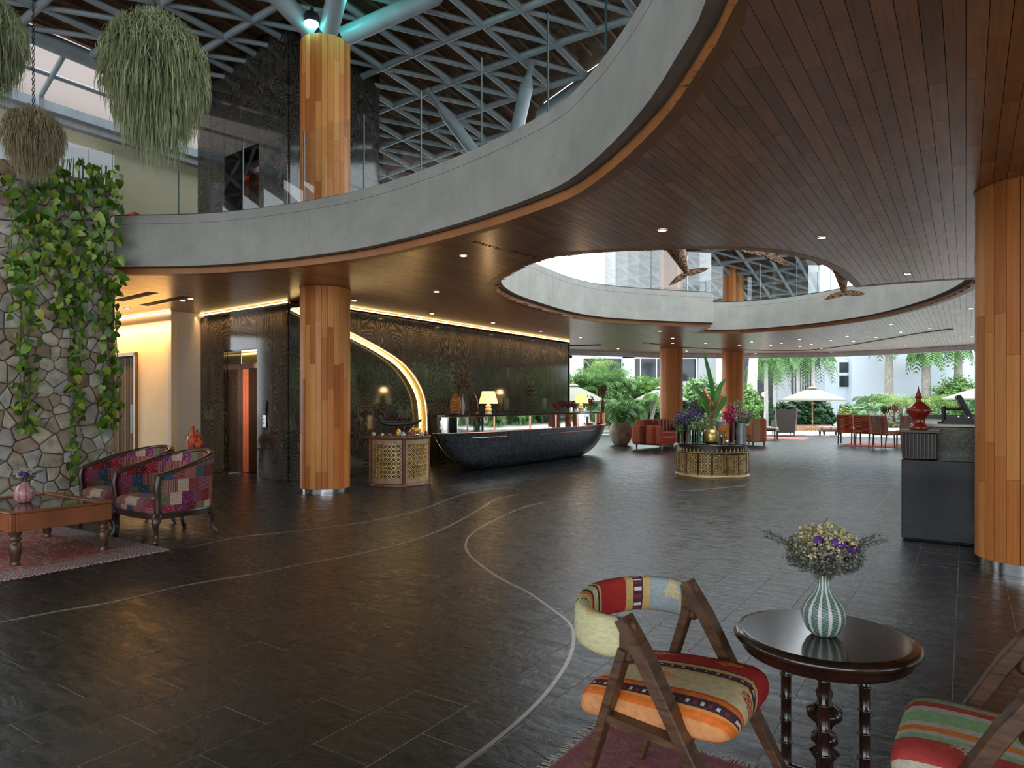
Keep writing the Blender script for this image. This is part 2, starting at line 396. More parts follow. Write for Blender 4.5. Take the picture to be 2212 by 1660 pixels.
def plank(mb,poly,z=CZ,th=.010):
    polys=[poly]
    if len(poly)!=4 or poly[0][1]!=poly[1][1] or poly[1][0]!=poly[2][0] or poly[2][1]!=poly[3][1]:
        a0,a1=min(p[0] for p in poly),max(p[0] for p in poly); b0,b1=min(p[1] for p in poly),max(p[1] for p in poly)
        n=max(1,int((a1-a0)/.06)); polys=[clip(REGST,a0+(a1-a0)*k/n,a0+(a1-a0)*(k+1)/n,b0,b1) for k in range(n)]
    ix={}; vs=[]; fs=[]; ed={}
    def vid(p):
        k=(round(p[0],4),round(p[1],4))
        if k not in ix: q=st(*p); ix[k]=len(vs); vs.append((q.x,q.y,z))
        return ix[k]
    for P in polys:
        f=[]
        for p in P:
            k=vid(p)
            if k not in f: f.append(k)
        if len(f)<3: continue
        ar=sum(vs[f[i]][0]*vs[f[(i+1)%len(f)]][1]-vs[f[(i+1)%len(f)]][0]*vs[f[i]][1] for i in range(len(f)))
        if abs(ar)<1e-6: continue
        if ar>0: f=f[::-1]
        fs.append(tuple(f))
        for i in range(len(f)): e=(f[i],f[(i+1)%len(f)]); ed[e]=1
    n=len(vs); vs+=[(x,y,z+th) for x,y,_ in vs]
    fs+=[(j,i,i+n,j+n) for i,j in ed if (j,i) not in ed]
    mb.add(vs,fs)
for a in allp[:300]:
    m=MB(); plank(m,a[2]); m.build('ceiling_plank',CEILWOOD,ceiling)
m=MB()
for a in allp[300:]: plank(m,a[2])
m.build('ceiling_planking',CEILWOOD,ceiling,kind='stuff')
# ------------------------------------------------------------------ bands along the edges of the voids
def offset(path,d,closed=False):
    n=len(path); out=[]
    for i in range(n):
        a=path[i-1] if (closed or i) else path[0]; b=path[(i+1)%n] if (closed or i<n-1) else path[-1]
        v=(b-a).normalized(); out.append(path[i]+Vector((-v.y,v.x,0))*d)
    return out
def ribbon(path,o0,o1,z0,z1,mb=None,mi=0,closed=False):
    mb=mb or MB(); A=offset(path,o0,closed); B=offset(path,o1,closed); n=len(path)
    vs=[(p.x,p.y,z) for z in(z0,z1) for P in(A,B) for p in P]; fs=[]
    for i in range(n if closed else n-1):
        j=(i+1)%n; fs+= [(i,j,n+j,n+i),(2*n+i,3*n+i,3*n+j,2*n+j),(i,2*n+i,2*n+j,j),(n+i,n+j,3*n+j,3*n+i)]
    if not closed: fs+=[(0,n,3*n,2*n),(n-1,3*n-1,4*n-1,2*n-1)]
    mb.add(vs,fs,None,mi); return mb
def cumlen(P): L=[0]; [L.append(L[-1]+(P[i+1]-P[i]).length) for i in range(len(P)-1)]; return L
def sub(P,a,b,step=.25):
    L=cumlen(P); n=max(2,int((b-a)/step)+1); out=[]
    for k in range(n+1):
        d=a+(b-a)*k/n; i=0
        while i<len(L)-2 and L[i+1]<d: i+=1
        out.append(P[i].lerp(P[i+1],(d-L[i])/max(1e-6,L[i+1]-L[i])))
    return out
def nearlen(P,q):
    L=cumlen(P); return min(range(len(P)),key=lambda i:(P[i]-q).length), L
# orientation: the void must lie on the +offset (left) side of the path
def ccw(P): return sum(P[i].x*P[(i+1)%len(P)].y-P[(i+1)%len(P)].x*P[i].y for i in range(len(P)))>0
VOID=ARC[::-1]                                   # counter-clockwise round the great void: void on the left
VOID=VOID if (VC-VOID[10]).cross(VOID[11]-VOID[10]).z<0 else ARC
HOLEC=HOLE if ccw(HOLE) else HOLE[::-1]
def edge_bands(name,P,closed,lens,side):
    rim=ribbon(P,-.02,.022,CZ-.006,3.272,closed=closed).build('trim_'+side,RIMWOOD,kind='structure')
    ribbon(P,-.085,-.021,CZ-.005,CZ+.004,closed=closed).build('border_board',RIMWOOD,rim)
    core=ribbon(P,-.05,.07,3.28,3.94,closed=closed).build('parapet_'+side,CONC,kind='structure')
    L=cumlen(P+[P[0]] if closed else P)[-1]; Q=P+[P[0]] if closed else P
    k=0
    while k<L-.05:
        b=min(L,k+lens)
        S=sub(Q,k+.003,b-.003)
        ribbon(S,.05,.13,3.275,3.86).build('concrete_panel',CONC,core)
        ribbon(S,-.08,.13,3.864,3.98).build('coping_panel',CONC,core); k=b
    return core
edge_bands('void',VOID,False,3.27,'atrium')
edge_bands('leaf',HOLEC,True,2.4,'skylight')
# frameless glass balustrades on the copings
def balustrade(P,closed,lens,side,label,gm,z0=3.98,z1=4.93,off=.05):
    t=thing('glass_balustrade',label,'balustrade',(P[0].x,P[0].y,z0)); Q=P+[P[0]] if closed else P
    L=cumlen(Q)[-1]; k=0; n=max(1,round(L/lens)); l=L/n; base=Vector((P[0].x,P[0].y,0))
    Q=[q-base for q in Q]
    for i in range(n):
        S=sub(Q,i*l+.006,(i+1)*l-.006,.4)
        ribbon(S,off-.006,off+.006,0,z1-z0).build('glass_pane',gm,t)
        e=MB(); ribbon(sub(Q,i*l,i*l+.012,.1),off-.008,off+.008,0,z1-z0,e); e.build('joint',GLASSEDGE,t)
    ch=MB(); ribbon(Q,off-.02,off+.02,-.001,.03,ch,closed=False); ch.build('channel',BLACKM,t)
i0=min(range(len(VOID)),key=lambda i:(VOID[i]-Vector((-2.1,8.5,0))).length)
balustrade(VOID,False,1.02,'atrium','frameless glass balustrade on the long curved concrete parapet over the atrium',GLASS)
balustrade(HOLEC,True,.95,'skylight','frameless glass balustrade round the leaf-shaped ceiling opening with whale tails',GLASSR)
# curved slot lines let into the timber
def slot(px,w,mat,name):
    P=spline([at(x,y,CZ) for x,y in px],6); ribbon(P,-w/2,w/2,CZ-.02,CZ+.005).build(name,mat,ceiling)
slot([(1393,741),(1440,747),(1480,751),(1540,754),(1600,756),(1680,757.5),(1740,757),(1800,751),(1850,744),(1920,732),(1990,720),(2054,711)],.16,RIMWOOD,'curved_trim_board')
slot([(1224,746.5),(1260,746),(1297,745)],.18,DARK,'curtain_slot')
m=ribbon([at(253,650,CZ),at(331,632,CZ)],-.08,.08,CZ-.004,CZ+.004); m.build('air_slot',DARK,ceiling)
m=ribbon([at(310,660,CZ),at(402,641,CZ)],-.08,.08,CZ-.004,CZ+.004); m.build('air_slot',DARK,ceiling)
fe=FAR[4:10]+[Vector((-2.5,22.3,0))]
ribbon(fe,-.25,.02,3.04,3.9).build('trim_eaves',plain('eaves_paint',(.66,.68,.69),.6),kind='structure')
# ------------------------------------------------------------------ timber-clad columns
def column(x,y,r,k,label,top=7.05,base=.055):
    core=MB(); core.lathe([(r-.035,base-.05),(r-.035,top-.01)],28); core=core.build('column',DARK,None,(x,y,0),kind='structure'); core['label']=label
    n=26 if k<2 else 20; rr=random.Random(k)
    for zlo,zhi in ((base,CZ-.004),(3.8,top)):
        for i in range(n):
            a0=2*pi*i/n+.006; a1=2*pi*(i+1)/n-.006; cuts=[zlo]
            if k<2:
                z=zlo+rr.uniform(.25,1.0)
                while z<zhi-.3: cuts.append(z); z+=rr.uniform(.9,1.4)
            cuts.append(zhi)
            for c in range(len(cuts)-1):
                m=MB(); b0,b1=cuts[c]+.001,cuts[c+1]-.001; q=r+rr.uniform(-.0012,.0012)
                A=[(q*cos(a0+(a1-a0)*j/2),q*sin(a0+(a1-a0)*j/2)) for j in range(3)]; B=[(p[0]*(q-.03)/q,p[1]*(q-.03)/q) for p in A]
                vs=[(*p,b0) for p in A]+[(*p,b1) for p in A]+[(*p,b0) for p in B]+[(*p,b1) for p in B]
                m.add(vs,[(0,1,4,3),(1,2,5,4),(0,3,9,6),(2,8,11,5),(3,4,10,9),(4,5,11,10),(1,0,6,7),(2,1,7,8)])
                m.build('stave',STAVE,core)
    m=MB(); m.lathe([(r-.03,.001),(r-.03,base)],32,cap=False); m.build('plinth_ring',CHROME,core)
    m=MB(); m.lathe([(r+.012,CZ-.012),(r+.012,CZ-.003)],32); m.build('collar',RIMWOOD,core)
    return core
LC=['teak-clad round column between the lift and the carved hexagonal cabinet','large teak-clad round column beside the black counter','teak-clad round column behind the striped red sofa','teak-clad round column behind the flower table']
for i,(x,y,r,k) in enumerate(COLUMNS): column(x,y,r,k,LC[i],base=(.055,.10,.05,.05)[i])
# ------------------------------------------------------------------ polished stone walls
def vpanel(a,b,z0,z1,th=.03,gapw=.004,mb=None):      # upright slab from plan point a to b, thickness to the right of a->b
    d=(b-a).normalized(); n=Vector((d.y,-d.x,0))*th; a=a+d*gapw; b=b-d*gapw; mb=mb or MB()
    return mb.add([(p.x,p.y,z) for z in(z0,z1) for p in(a,b,b+n,a+n)],[(0,1,5,4),(1,2,6,5),(2,3,7,6),(3,0,4,7),(4,5,6,7),(3,2,1,0)])
def hit(px,A,B):                                    # where the sight line of a column of pixels meets the wall line A-B
    r=(px-1106)/FPX; d=B-A; k=(r*A.y-A.x)/(d.x-r*d.y); return A+d*k
E0=Vector((-3.94,12.05,0)); E1=Vector((-6.33,13.94,0)); EN=Vector((.62,.784,0)).normalized()
W0=E0.copy(); W1=st(7.9+9.75,-9.86+.02)
WD=D1
def panelset(parent,name,pts,z0,z1,mat=None,off=Vector((0,0,0))):
    for a,b in zip(pts[:-1],pts[1:]):
        c=(a+b)/2; m=vpanel(a-c,b-c,z0,z1); m.build(name,mat or MARBLE,parent,(c.x+off.x,c.y+off.y,0))
# lift lobby wall
lift=MB(); o1,o2=hit(487,E0,E1),hit(558,E0,E1)
for a,b,z0,z1 in((E0,o2,0,CZ),(o1,E1,0,CZ),(o2,o1,2.40,CZ)):
    vpanel(a+EN*.05,b+EN*.05,z0,z1,-.02,0,lift)
lift=lift.build('wall_lift',DARK,kind='structure')
F=Vector((0,0,0))
def seam(l,px,A,B): return [hit(x,A,B) for x in px]
panelset(lift,'marble_panel',[E1]+seam(0,(455,487),E0,E1),.002,3.12)
panelset(lift,'marble_panel',seam(0,(558,592),E0,E1)+[E0],.002,3.12)
panelset(lift,'marble_panel',[o1,o2],2.40,3.12)
def jamb(a,b,z0,z1,parent,mat=None): vpanel(a,b,z0,z1).build('marble_jamb',mat or MARBLE,parent)
RD=.34
jamb(o1+EN*RD,o1,.002,2.4,lift); jamb(o2,o2+EN*RD,.002,2.4,lift)
m=MB(); m.prism([p[:2] for p in(o1,o2,o2+EN*RD,o1+EN*RD)],2.38,2.42); m.build('soffit_panel',MARBLE,lift)
# lift doors
def liftdoor(z,h,nm,o1=o1,o2=o2,top=True):
    ax=(o2-o1); w=ax.length; u=ax/w; c=o1+EN*RD; root=MB()
    vpanel(c+EN*.09,c+ax+EN*.09,z,z+2.38,-.02,0,root); d=root.build(nm,DARK,None,kind='structure')
    def part(n,a,b,z0,z1,off,th,mat): m=vpanel(c+u*a+EN*off,c+u*b+EN*off,z+z0,z+z1,-th,0); m.build(n,mat,d)
    part('door_frame',0,.10,.0,2.16,-.03,.11,COPPER); part('door_frame',w-.10,w,0,2.16,-.03,.11,COPPER); part('head_frame',.10,w-.10,2.06,2.16,-.03,.11,COPPER)
    part('door_leaf',.105,w/2-.003,.01,2.055,.03,.03,BRONZE); part('door_leaf',w/2+.003,w-.105,.01,2.055,.03,.03,BRONZE)
    if top: part('transom_panel',0,w,2.165,2.38,.0,.03,plain('brass_panel',(.50,.38,.10),.35,.6)); part('light_strip',.03,w-.03,2.34,2.365,-.02,.015,LED)
    return d
liftdoor(0,2.16,'door_1')
m=MB(); d=(E0-E1).normalized(); p=hit(577,E0,E1); n=-EN
call=thing('lift_call_panel','slim black and steel lift call panel on the marble beside the copper lift door','control panel',(p.x+n.x*.032,p.y+n.y*.032,hz(895,p.y)),math.atan2(d.y,d.x))
MB().bbox((0,-.012,0),(.10,.024,.50),.006).build('back_plate',BLACKM,call)
MB().bbox((0,-.028,-.13),(.092,.014,.23),.004).build('lower_plate',CHROME,call); MB().bbox((0,-.028,.09),(.085,.012,.20),.004).build('display',BLACKM,call)
for z in(-.09,-.16): m=MB(); m.lathe([(.016,0),(.016,.008),(.0001,.010)],12); o=m.build('button',CHROME,call,(0,-.034,z)); o.rotation_euler[0]=pi/2
# reception wall: recessed lower-left field, proud slabs right of the lit curve
T0=-9.86; s_c=tost(W0)[0]; T0=tost(W0)[1]; PR=.26
Sx=lambda px,t:tost(hit(px,st(s_c,t),st(s_c+5,t)))[0]-s_c
wall=MB(); vpanel(st(s_c,T0-.05),st(s_c+9.9,T0-.05),0,CZ,-.10,0,wall); wall=wall.build('wall_reception',DARK,kind='structure')
rs_=[0,.55,1.25,1.95,2.70,3.20,3.75]
panelset(wall,'marble_panel',[st(s_c+a,T0) for a in rs_],.002,3.16)
# profile of the lit curve, measured along the wall (s from the corner, height)
CUR=spline([(.02,3.06,0),(.75,2.86,0),(1.47,2.66,0),(2.2,2.42,0),(2.75,2.17,0),(3.12,1.86,0),(3.36,1.5,0),(3.44,1.1,0),(3.45,.5,0),(3.45,.002,0)],5)
def curz(s):
    for a,b in zip(CUR[:-1],CUR[1:]):
        if a.x<=s<=b.x and b.x>a.x: return a.y+(b.y-a.y)*(s-a.x)/(b.x-a.x)
    return CUR[0].y if s<CUR[0].x else 0.002
tp=T0+PR
seams=[.02]+[.7,1.35]+[Sx(px,tp) for px in(820,871,915,950,968,1052,1089,1147,1166)]+[Sx(1227,tp)]
for a,b in zip(seams[:-1],seams[1:]):
    a+=.003; b-=.003
    pts=[(a,3.10)]
    lo=[(q.x,q.y) for q in CUR if a<q.x<b]
    if a<3.45: pts+= [(a,curz(a))]+lo
    if a<3.45<=b: pts+=[(3.45,.002)] if lo[-1][1]>.01 else []
    if a>=3.45: pts+=[(a,.002)]
    pts+=[(b,.002 if b>=3.45 else curz(b)),(b,3.10)]
    m=MB(); m.prism([(x-a,-z) for x,z in pts],-.03,0); c=st(s_c+a,tp)
    o=m.build('marble_panel',MARBLE,wall,(c.x,c.y,0)); o.matrix_basis=Matrix.Translation((c.x,c.y,0))@Matrix(((D1.x,0,DN.x,0),(D1.y,0,DN.y,0),(0,-1,0,0),(0,0,0,1)))
def painted_glow():  # marble edge in gold: the light strip's glow is put into the colour
    g=G('marble_painted_glow'); p=g.tc('Object'); w=g.noise(p,2.5,3,.5,.6); f=g.math('ABSOLUTE',g.math('SUBTRACT',g.math('FRACT',g.math('MULTIPLY',w,16)),.5))
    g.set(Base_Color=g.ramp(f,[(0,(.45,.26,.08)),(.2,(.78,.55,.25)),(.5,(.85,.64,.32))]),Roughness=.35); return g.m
PAINTGLOW=painted_glow()
# reveal of the curve (stone edge) with its light strip
def onwall(s,z,t): p=st(s_c+s,t); return (p.x,p.y,z)
P=[(q.x,q.y) for q in CUR]
nrm=[]
for i in range(len(P)):
    a,b=P[max(0,i-1)],P[min(len(P)-1,i+1)]; dx,dz=b[0]-a[0],b[1]-a[1]; l=sqrt(dx*dx+dz*dz); nrm.append((dz/l,-dx/l))
m=MB(); n=len(P)
m.add([onwall(*p,t) for t in(T0+.002,tp) for p in P],[(i,i+1,n+i+1,n+i) for i in range(n-1)]); m.build('curved_reveal',PAINTGLOW,wall)
def curvestrip(name,inset,w,t0,t1,mat):
    m=MB(); A=[(p[0]+q[0]*inset,p[1]+q[1]*inset) for p,q in zip(P,nrm)]; B=[(p[0]+q[0]*(inset+w),p[1]+q[1]*(inset+w)) for p,q in zip(P,nrm)]
    vs=[onwall(*p,t) for t in(t0,t1) for S in(A,B) for p in S]; fs=[]
    for i in range(n-1):
        fs+=[(i,i+1,n+i+1,n+i),(2*n+i,3*n+i,3*n+i+1,2*n+i+1),(i,2*n+i,2*n+i+1,i+1),(n+i,n+i+1,3*n+i+1,3*n+i)]
    m.add(vs,fs); return m.build(name,mat,wall)
curvestrip('led_strip',.010,.03,T0+.004,T0+.034,glow('curve_led',(1,.66,.26),11))
curvestrip('led_strip',.004,.012,tp-.045,tp-.03,glow('edge_led',(1,.62,.22),3.0))
m=MB(); q=W1; vpanel(st(s_c+9.77,tp),st(s_c+9.77,T0-.6),.002,CZ,.02,0,m); m.build('end_panel',MARBLE,wall)
# light coves where the walls meet the timber ceiling
def cove(a,b,n,nm,par,power=3.2):
    m=MB(); vpanel(a-n*.02,b-n*.02,3.150,3.172,.0,0,m); d=(b-a)
    m=MB(); c=(a+b)/2; m.box((0,0,0),(d.length,.018,.02)); o=m.build('led_strip',LED,par,(c.x+n.x*.03,c.y+n.y*.03,3.165)); o.rotation_euler[2]=math.atan2(d.y,d.x)
    L=lamp('cove_light','AREA',(c.x+n.x*.14,c.y+n.y*.14,3.12),d.length*power,(1,.60,.24),(0,0,0),shape='RECTANGLE',size=d.length,size_y=.05,spread=radians(75))
    L.rotation_euler=(Matrix((d.normalized(),Vector((0,0,1)).cross(d.normalized()),Vector((0,0,1)))).transposed()@Matrix.Rotation(radians(14)*(-1 if (Vector((0,0,1)).cross(d)).dot(n)>0 else 1),3,'X')).to_euler(); return L
cove(E0,E1,-EN,'lift',lift)
cove(st(s_c+.6,tp),st(s_c+9.7,tp),DN,'reception',wall)
for i in range(1,len(CUR)-1,7):
    pass
# warm rendered wall with the slatted door, and the return next to the marble
Q0=Vector((-6.69,13.4,0)); Q1=st(tost(Q0)[0]+.06,-17.2)
ws=MB(); vpanel(Q1,Q0,0,3.14,-.12,0,ws); ws=ws.build('wall_left',CREAM,kind='structure')
m=MB(); vpanel(Q0,E1,0,CZ,-.10,0,m); m.build('wall_return',plain('grey_plaster',(.58,.52,.45),.75,var=.03),kind='structure')
qn=(Q0-Q1).normalized(); qn=Vector((qn.y,-qn.x,0))
cove(Q1,Q0,qn,'warm',ws,13)
dd=MB(); a,b=hit(298,Q1,Q0),hit(180,Q1,Q0); dv=(b-a).normalized(); 
d2=MB(); vpanel(b+qn*.0,a+qn*.0,0,2.36,.012,0,d2); d2=d2.build('door_2',DARK,kind='structure')
SLATM=plain('slat_wood',(.13,.075,.025),.6,spec=.2); FR=plain('door_frame_metal',(.20,.13,.05),.3,.5)
vpanel(a+dv*.07,a,0,2.43,.06,0).build('door_frame',FR,d2); vpanel(b,a,2.36,2.43,.06,0).build('head_frame',FR,d2)
L=(b-a).length; k=.10
while k<L-.1: vpanel(a+dv*(k+.035),a+dv*k,.03,2.33,.035,0).build('slat',SLATM,d2); k+=.062
vpanel(a+dv*.19+qn*.03,a+dv*.10+qn*.03,.75,1.35,.03,0).build('pull_handle',BLACKM,d2)
m=MB(); m.prism([(-13.6,-6),(-13.3,-6),(-13.3,13.6),(-13.6,13.6)],0,3.7); m.build('wall_west_unseen',plain('brown_panelling',(.20,.12,.06),.5),kind='structure')  # unseen wall, added for the lift marble's reflection and a darker left side
# ------------------------------------------------------------------ stone tower of the lift on the upper floor
UE1=hit(430,E0,E1); ZT=8.3; UZ=3.8
tw=MB(); R2=hit(818,st(s_c,T0),st(s_c+5,T0)); u1,u2=hit(488,E0,E1),hit(562,E0,E1); zop=hz(322,12.9)
for a,b,z0,z1 in((E0,u2,UZ,ZT),(u1,UE1,UZ,ZT),(u2,u1,zop,ZT)): vpanel(a+EN*.06,b+EN*.06,z0,z1,-.02,0,tw)
vpanel(R2,E0+Vector((.05,.04,0)),UZ,ZT,.03,0,tw); bk=R2+(UE1-E0); vpanel(UE1,bk,UZ,ZT,.03,0,tw); vpanel(bk,R2,UZ,ZT,.03,0,tw)
tw=tw.build('wall_tower',DARK,kind='structure')
def tall(pts,zs):
    for z0,z1 in zip(zs[:-1],zs[1:]): panelset(tw,'marble_panel',pts,z0+.003,z1-.003)
tall([UE1]+seam(0,(459,488),E0,E1),(UZ,5.3,6.9,ZT)); tall(seam(0,(562,595),E0,E1)+[E0],(UZ,6.1,7.1,ZT)); panelset(tw,'marble_panel',[u1,u2],zop,ZT)
tall([E0,(E0+R2)/2,R2],(UZ,5.6,7.2,ZT))
jamb(u1+EN*RD,u1,UZ,zop,tw,DARK); jamb(u2,u2+EN*RD,UZ,zop,tw,DARK)
liftdoor(UZ,2.2,'door_3',u1,u2,False)
# upper outside walls
K0,K1=st(.5,-14.94),st(10.6,-14.94)
m=MB(); vpanel(K0,K1,3.3,7.02,-.2,0,m); kw=m.build('wall_upper',KHAKI,kind='structure')
m=MB(); vpanel(st(.5,-14.5),st(7.12,-14.5),3.3,6.45,-.3,0,m); m.build('wall_white',WHITEW,kind='structure')
def beam(a,b,r,name,par,mat=None): return MB().tube([a,b],r,8).build(name,mat or STEEL,par)
eave=MB(); vpanel(st(-2,-14.7),st(11.5,-14.7),7.02,7.20,-.3,0,eave); eave=eave.build('trim_gutter',STEEL,kind='structure')
m=MB(); vpanel(st(-2,-14.75),st(11.5,-14.75),6.86,7.02,-.2,0,m); m.build('gutter_box',plain('gutter_grey',(.22,.23,.24),.5),eave)
so=MB(); so.add([st(-8,-15.02,7.12),st(16,-15.02,7.12),st(16,-19,10.6),st(-8,-19,10.6),st(-8,-15.02,7.3),st(16,-15.02,7.3),st(16,-19,10.8),st(-8,-19,10.8)],[(0,1,2,3),(7,6,5,4),(0,4,5,1),(1,5,6,2),(2,6,7,3),(3,7,4,0)]); so.build('outer_soffit',plain('pink_plaster',(.13,.10,.085),.8,var=.04,sc=1),eave)
for s in(-.8,1.4,3.6,5.8,8.0,10.2):
    MB().tube([st(s,-14.6,7.15),st(s,-13.55,7.72)],.05,6).build('outrigger',STEEL,eave); MB().box(st(s,-14.55,7.0),(.10,.10,.32),RZ).build('bracket',STEEL,eave)
MB().tube([st(-2,-14.1,7.45),st(11.5,-14.1,7.45)],.045,6).build('purlin',STEEL,eave)
# ------------------------------------------------------------------ vault of steel tubes under thatch
def rz_(s,t): return 8.25-.0045*(s-2)**2-.006*(t+5)**2
def tedge(s):
    for a,b in zip(TE[:-1],TE[1:]):
        if s<=b[0]: return a[1]+(b[1]-a[1])*(s-a[0])/(b[0]-a[0])
    return TE[-1][1]
TE=[(-30,9),(3.5,9),(9,-4.2),(11.3,-4.2),(13.2,-8.6),(18.6,-8.6),(20.6,-4.2),(40,-4.2)]     # roof edge; unseen notch over the leaf-shaped void cut to light the floor
def thatch():
    g=G('thatch'); v=g.pos((1.2,9,1)); n=g.noise(v,3,5,.6,.6); m=g.noise(g.pos(),1.2,3)
    c=g.mix(1,g.ramp(n,[(.2,(.055,.030,.015)),(.5,(.17,.095,.045)),(.8,(.28,.17,.085))]),g.ramp(m,[(.3,.6),(.7,1.15)]),'MULTIPLY')
    g.set(Base_Color=c,Roughness=.9); g.bump(n,.5,.03); return g.m
THATCH=thatch()
shell=MB(); S=[-11.4+1.1*i for i in range(37)]; rows=[]
vs=[];fs=[]; TN=26
for s in S:
    te=tedge(s)
    for k in range(TN+1):
        t=-13.6+(te+13.6)*k/TN; p=st(s,t,rz_(s,t)+.26); vs.append(p)
nv=len(vs); vs+=[p+Vector((0,0,.25)) for p in vs]
for i in range(len(S)-1):
    for k in range(TN): a=i*(TN+1)+k; fs+=[(a,a+TN+1,a+TN+2,a+1),(nv+a,nv+a+1,nv+a+TN+2,nv+a+TN+1)]
for i in range(len(S)-1):
    for a in(i*(TN+1),i*(TN+1)+TN): b=a+TN+1; fs.append((a,b,b+nv,a+nv))
shell.add(vs,fs,None,0,False); roof=shell.build('roof',THATCH,kind='structure')
bt=MB(); BAT=plain('batten_wood',(.23,.12,.06),.6)
t=-13.4
while t<8.8:
    prev=None
    for s in S:
        if t<tedge(s)-.05:
            p=st(s,t,rz_(s,t)+.215)
            if prev is not None: bt.tube([prev,p],.030,4,cap=False,sm=False)
            prev=p
        else: prev=None
    t+=.31
bt.build('thatch_battens',BAT,roof,kind='stuff')
TU=[]
ds,dt=1.15,.80
def ok(s,t): return -13.5<=t<=tedge(s)+.01 and s<=28.2
SS=[-11.1+ds*i for i in range(35)]; TT=[-13.4+dt*i for i in range(29)]
for i,s in enumerate(SS):
    for k,t in enumerate(TT):
        if not ok(s,t): continue
        a=st(s,t,rz_(s,t))
        for s2,t2,r in((s,t+dt,.066),(s+ds,t,.062),(s+ds,t+dt,.047)):
            if ok(s2,t2): TU.append((a,st(s2,t2,rz_(s2,t2)),r))
def tvis(u):
    c=(u[0]+u[1])/2
    return (0 if c.y>3 and -.76<c.x/c.y<.6 and .12<(c.z-H)/c.y<.62 and not(c.y<11.8 and (c.z-H)/c.y>.62) else 1,c.length)
TU.sort(key=tvis)
for u in TU[:300]: MB().tube([u[0],u[1]],u[2],10,cap=False).build('roof_tube',STEEL,roof)
m=MB()
for u in TU[300:]: m.tube([u[0],u[1]],u[2],7,cap=False)
m.build('roof_tubing',STEEL,roof,kind='stuff')
MB().tube([st(s,-13.45,rz_(s,-13.45)-.02) for s in S],.15,10).build('eaves_pipe',STEEL,roof)
MB().tube([st(s,tedge(s),rz_(s,tedge(s))) for s in S],.19,12).build('verge_pipe',STEEL,roof)
# raking struts that carry the vault
def strut(a,b,r,label):
    t=thing('roof_strut',label,'strut',a); b=Vector(b)-Vector(a); MB().tube([(0,0,.02),b*.88],r,14).build('shaft',STEEL,t)
    MB().tube([b*.87,b*.93],[r*1.05,r*.55],14).build('cone_end',STEEL,t)
    d=b.normalized(); MB().tube([b*.93,b],.06,8).build('pin_plate',plain('node_steel',(.22,.24,.25),.4),t); MB().tube([(0,0,0),d*.05],r*1.6,14).build('foot_plate',STEEL,t)
strut((1.55,15.4,3.81),(-1.73,13.9,7.78),.13,'raking grey steel strut rising leftwards to the vault behind the curved parapet')
strut((-.52,12.9,3.81),(.38,12.9,7.83),.13,'steep grey steel strut leaning right behind the curved parapet')
c0=Vector((-2.96,10.82,7.06))
for b,l in(((-1.2,11.25,8.2),'large'),((-3.3,9.0,8.15),'left')): 
    pass
tree=thing('branching_column_head','cluster of grey steel branches on top of the tall teak column','column head',(-2.96,10.82,7.06))
for k,b in enumerate([(1.9,.35,1.08),(.9,-1.6,1.1),(-1.3,-1.3,1.02),(-.7,1.4,.95)]):
    b=Vector(b); MB().tube([b*.12,b*.9],.15,14).build('branch',STEEL,tree); MB().tube([b*.9,b],[.15,.05],14).build('branch_tip',STEEL,tree)
MB().lathe([(.16,0),(.16,.35),(.10,.5)],16).build('stub',STEEL,tree)
tl=thing('teal_spotlight','glowing teal spotlight mounted on top of the teak column','spotlight',(-3.05,10.38,7.17))
MB().lathe([(.10,.0),(.12,.10),(.06,.16)],16).build('housing',BLACKM,tl); MB().lathe([(.105,-.035),(.105,-.003)],16).build('lens',glow('teal_glow',(.25,1,.95),14),tl)
MB().bbox((0,.03,.18),(.05,.05,.14),.01).build('bracket',BLACKM,tl)
lamp('teal_beam','POINT',(-2.4,10.2,7.5),16,(.12,.9,.85),shadow_soft_size=.1)
MB().tube([(0,0,0),(.02,.12,.1)],.02,6).build('arm',BLACKM,tl)
# ------------------------------------------------------------------ rubble stone wall with hanging pothos
SW0=st(3.0,-9.67); SWL=1.737; SWH=4.33
sw=MB(); sw.box((-.2,SWL/2,SWH/2),(.4,SWL,SWH)); sw=sw.build('wall_stone',plain('mortar',(.085,.078,.07),.9,sc=20),None,SW0,RZ,kind='structure')
rr=random.Random(11); cy,cz=.168,.150; seeds=[]
ny=int(SWL/cy)+1; nz=int(SWH/cz)+1
for i in range(-1,ny+1):
    for j in range(-1,nz+1):
        seeds.append(((i+.5+rr.uniform(-.48,.48)+(.5 if j%2 else 0))*cy,(j+.5+rr.uniform(-.48,.48))*cz))
seeds=[q for q in seeds if rr.random()>.12]
RUB=rvar('rubble_stone',[(0,(.36,.31,.23)),(.25,(.44,.40,.33)),(.45,(.30,.20,.12)),(.6,(.37,.36,.33)),(.8,(.24,.15,.095)),(1,(.46,.40,.29))],.85,sc=9,amt=.4,bump=.5)
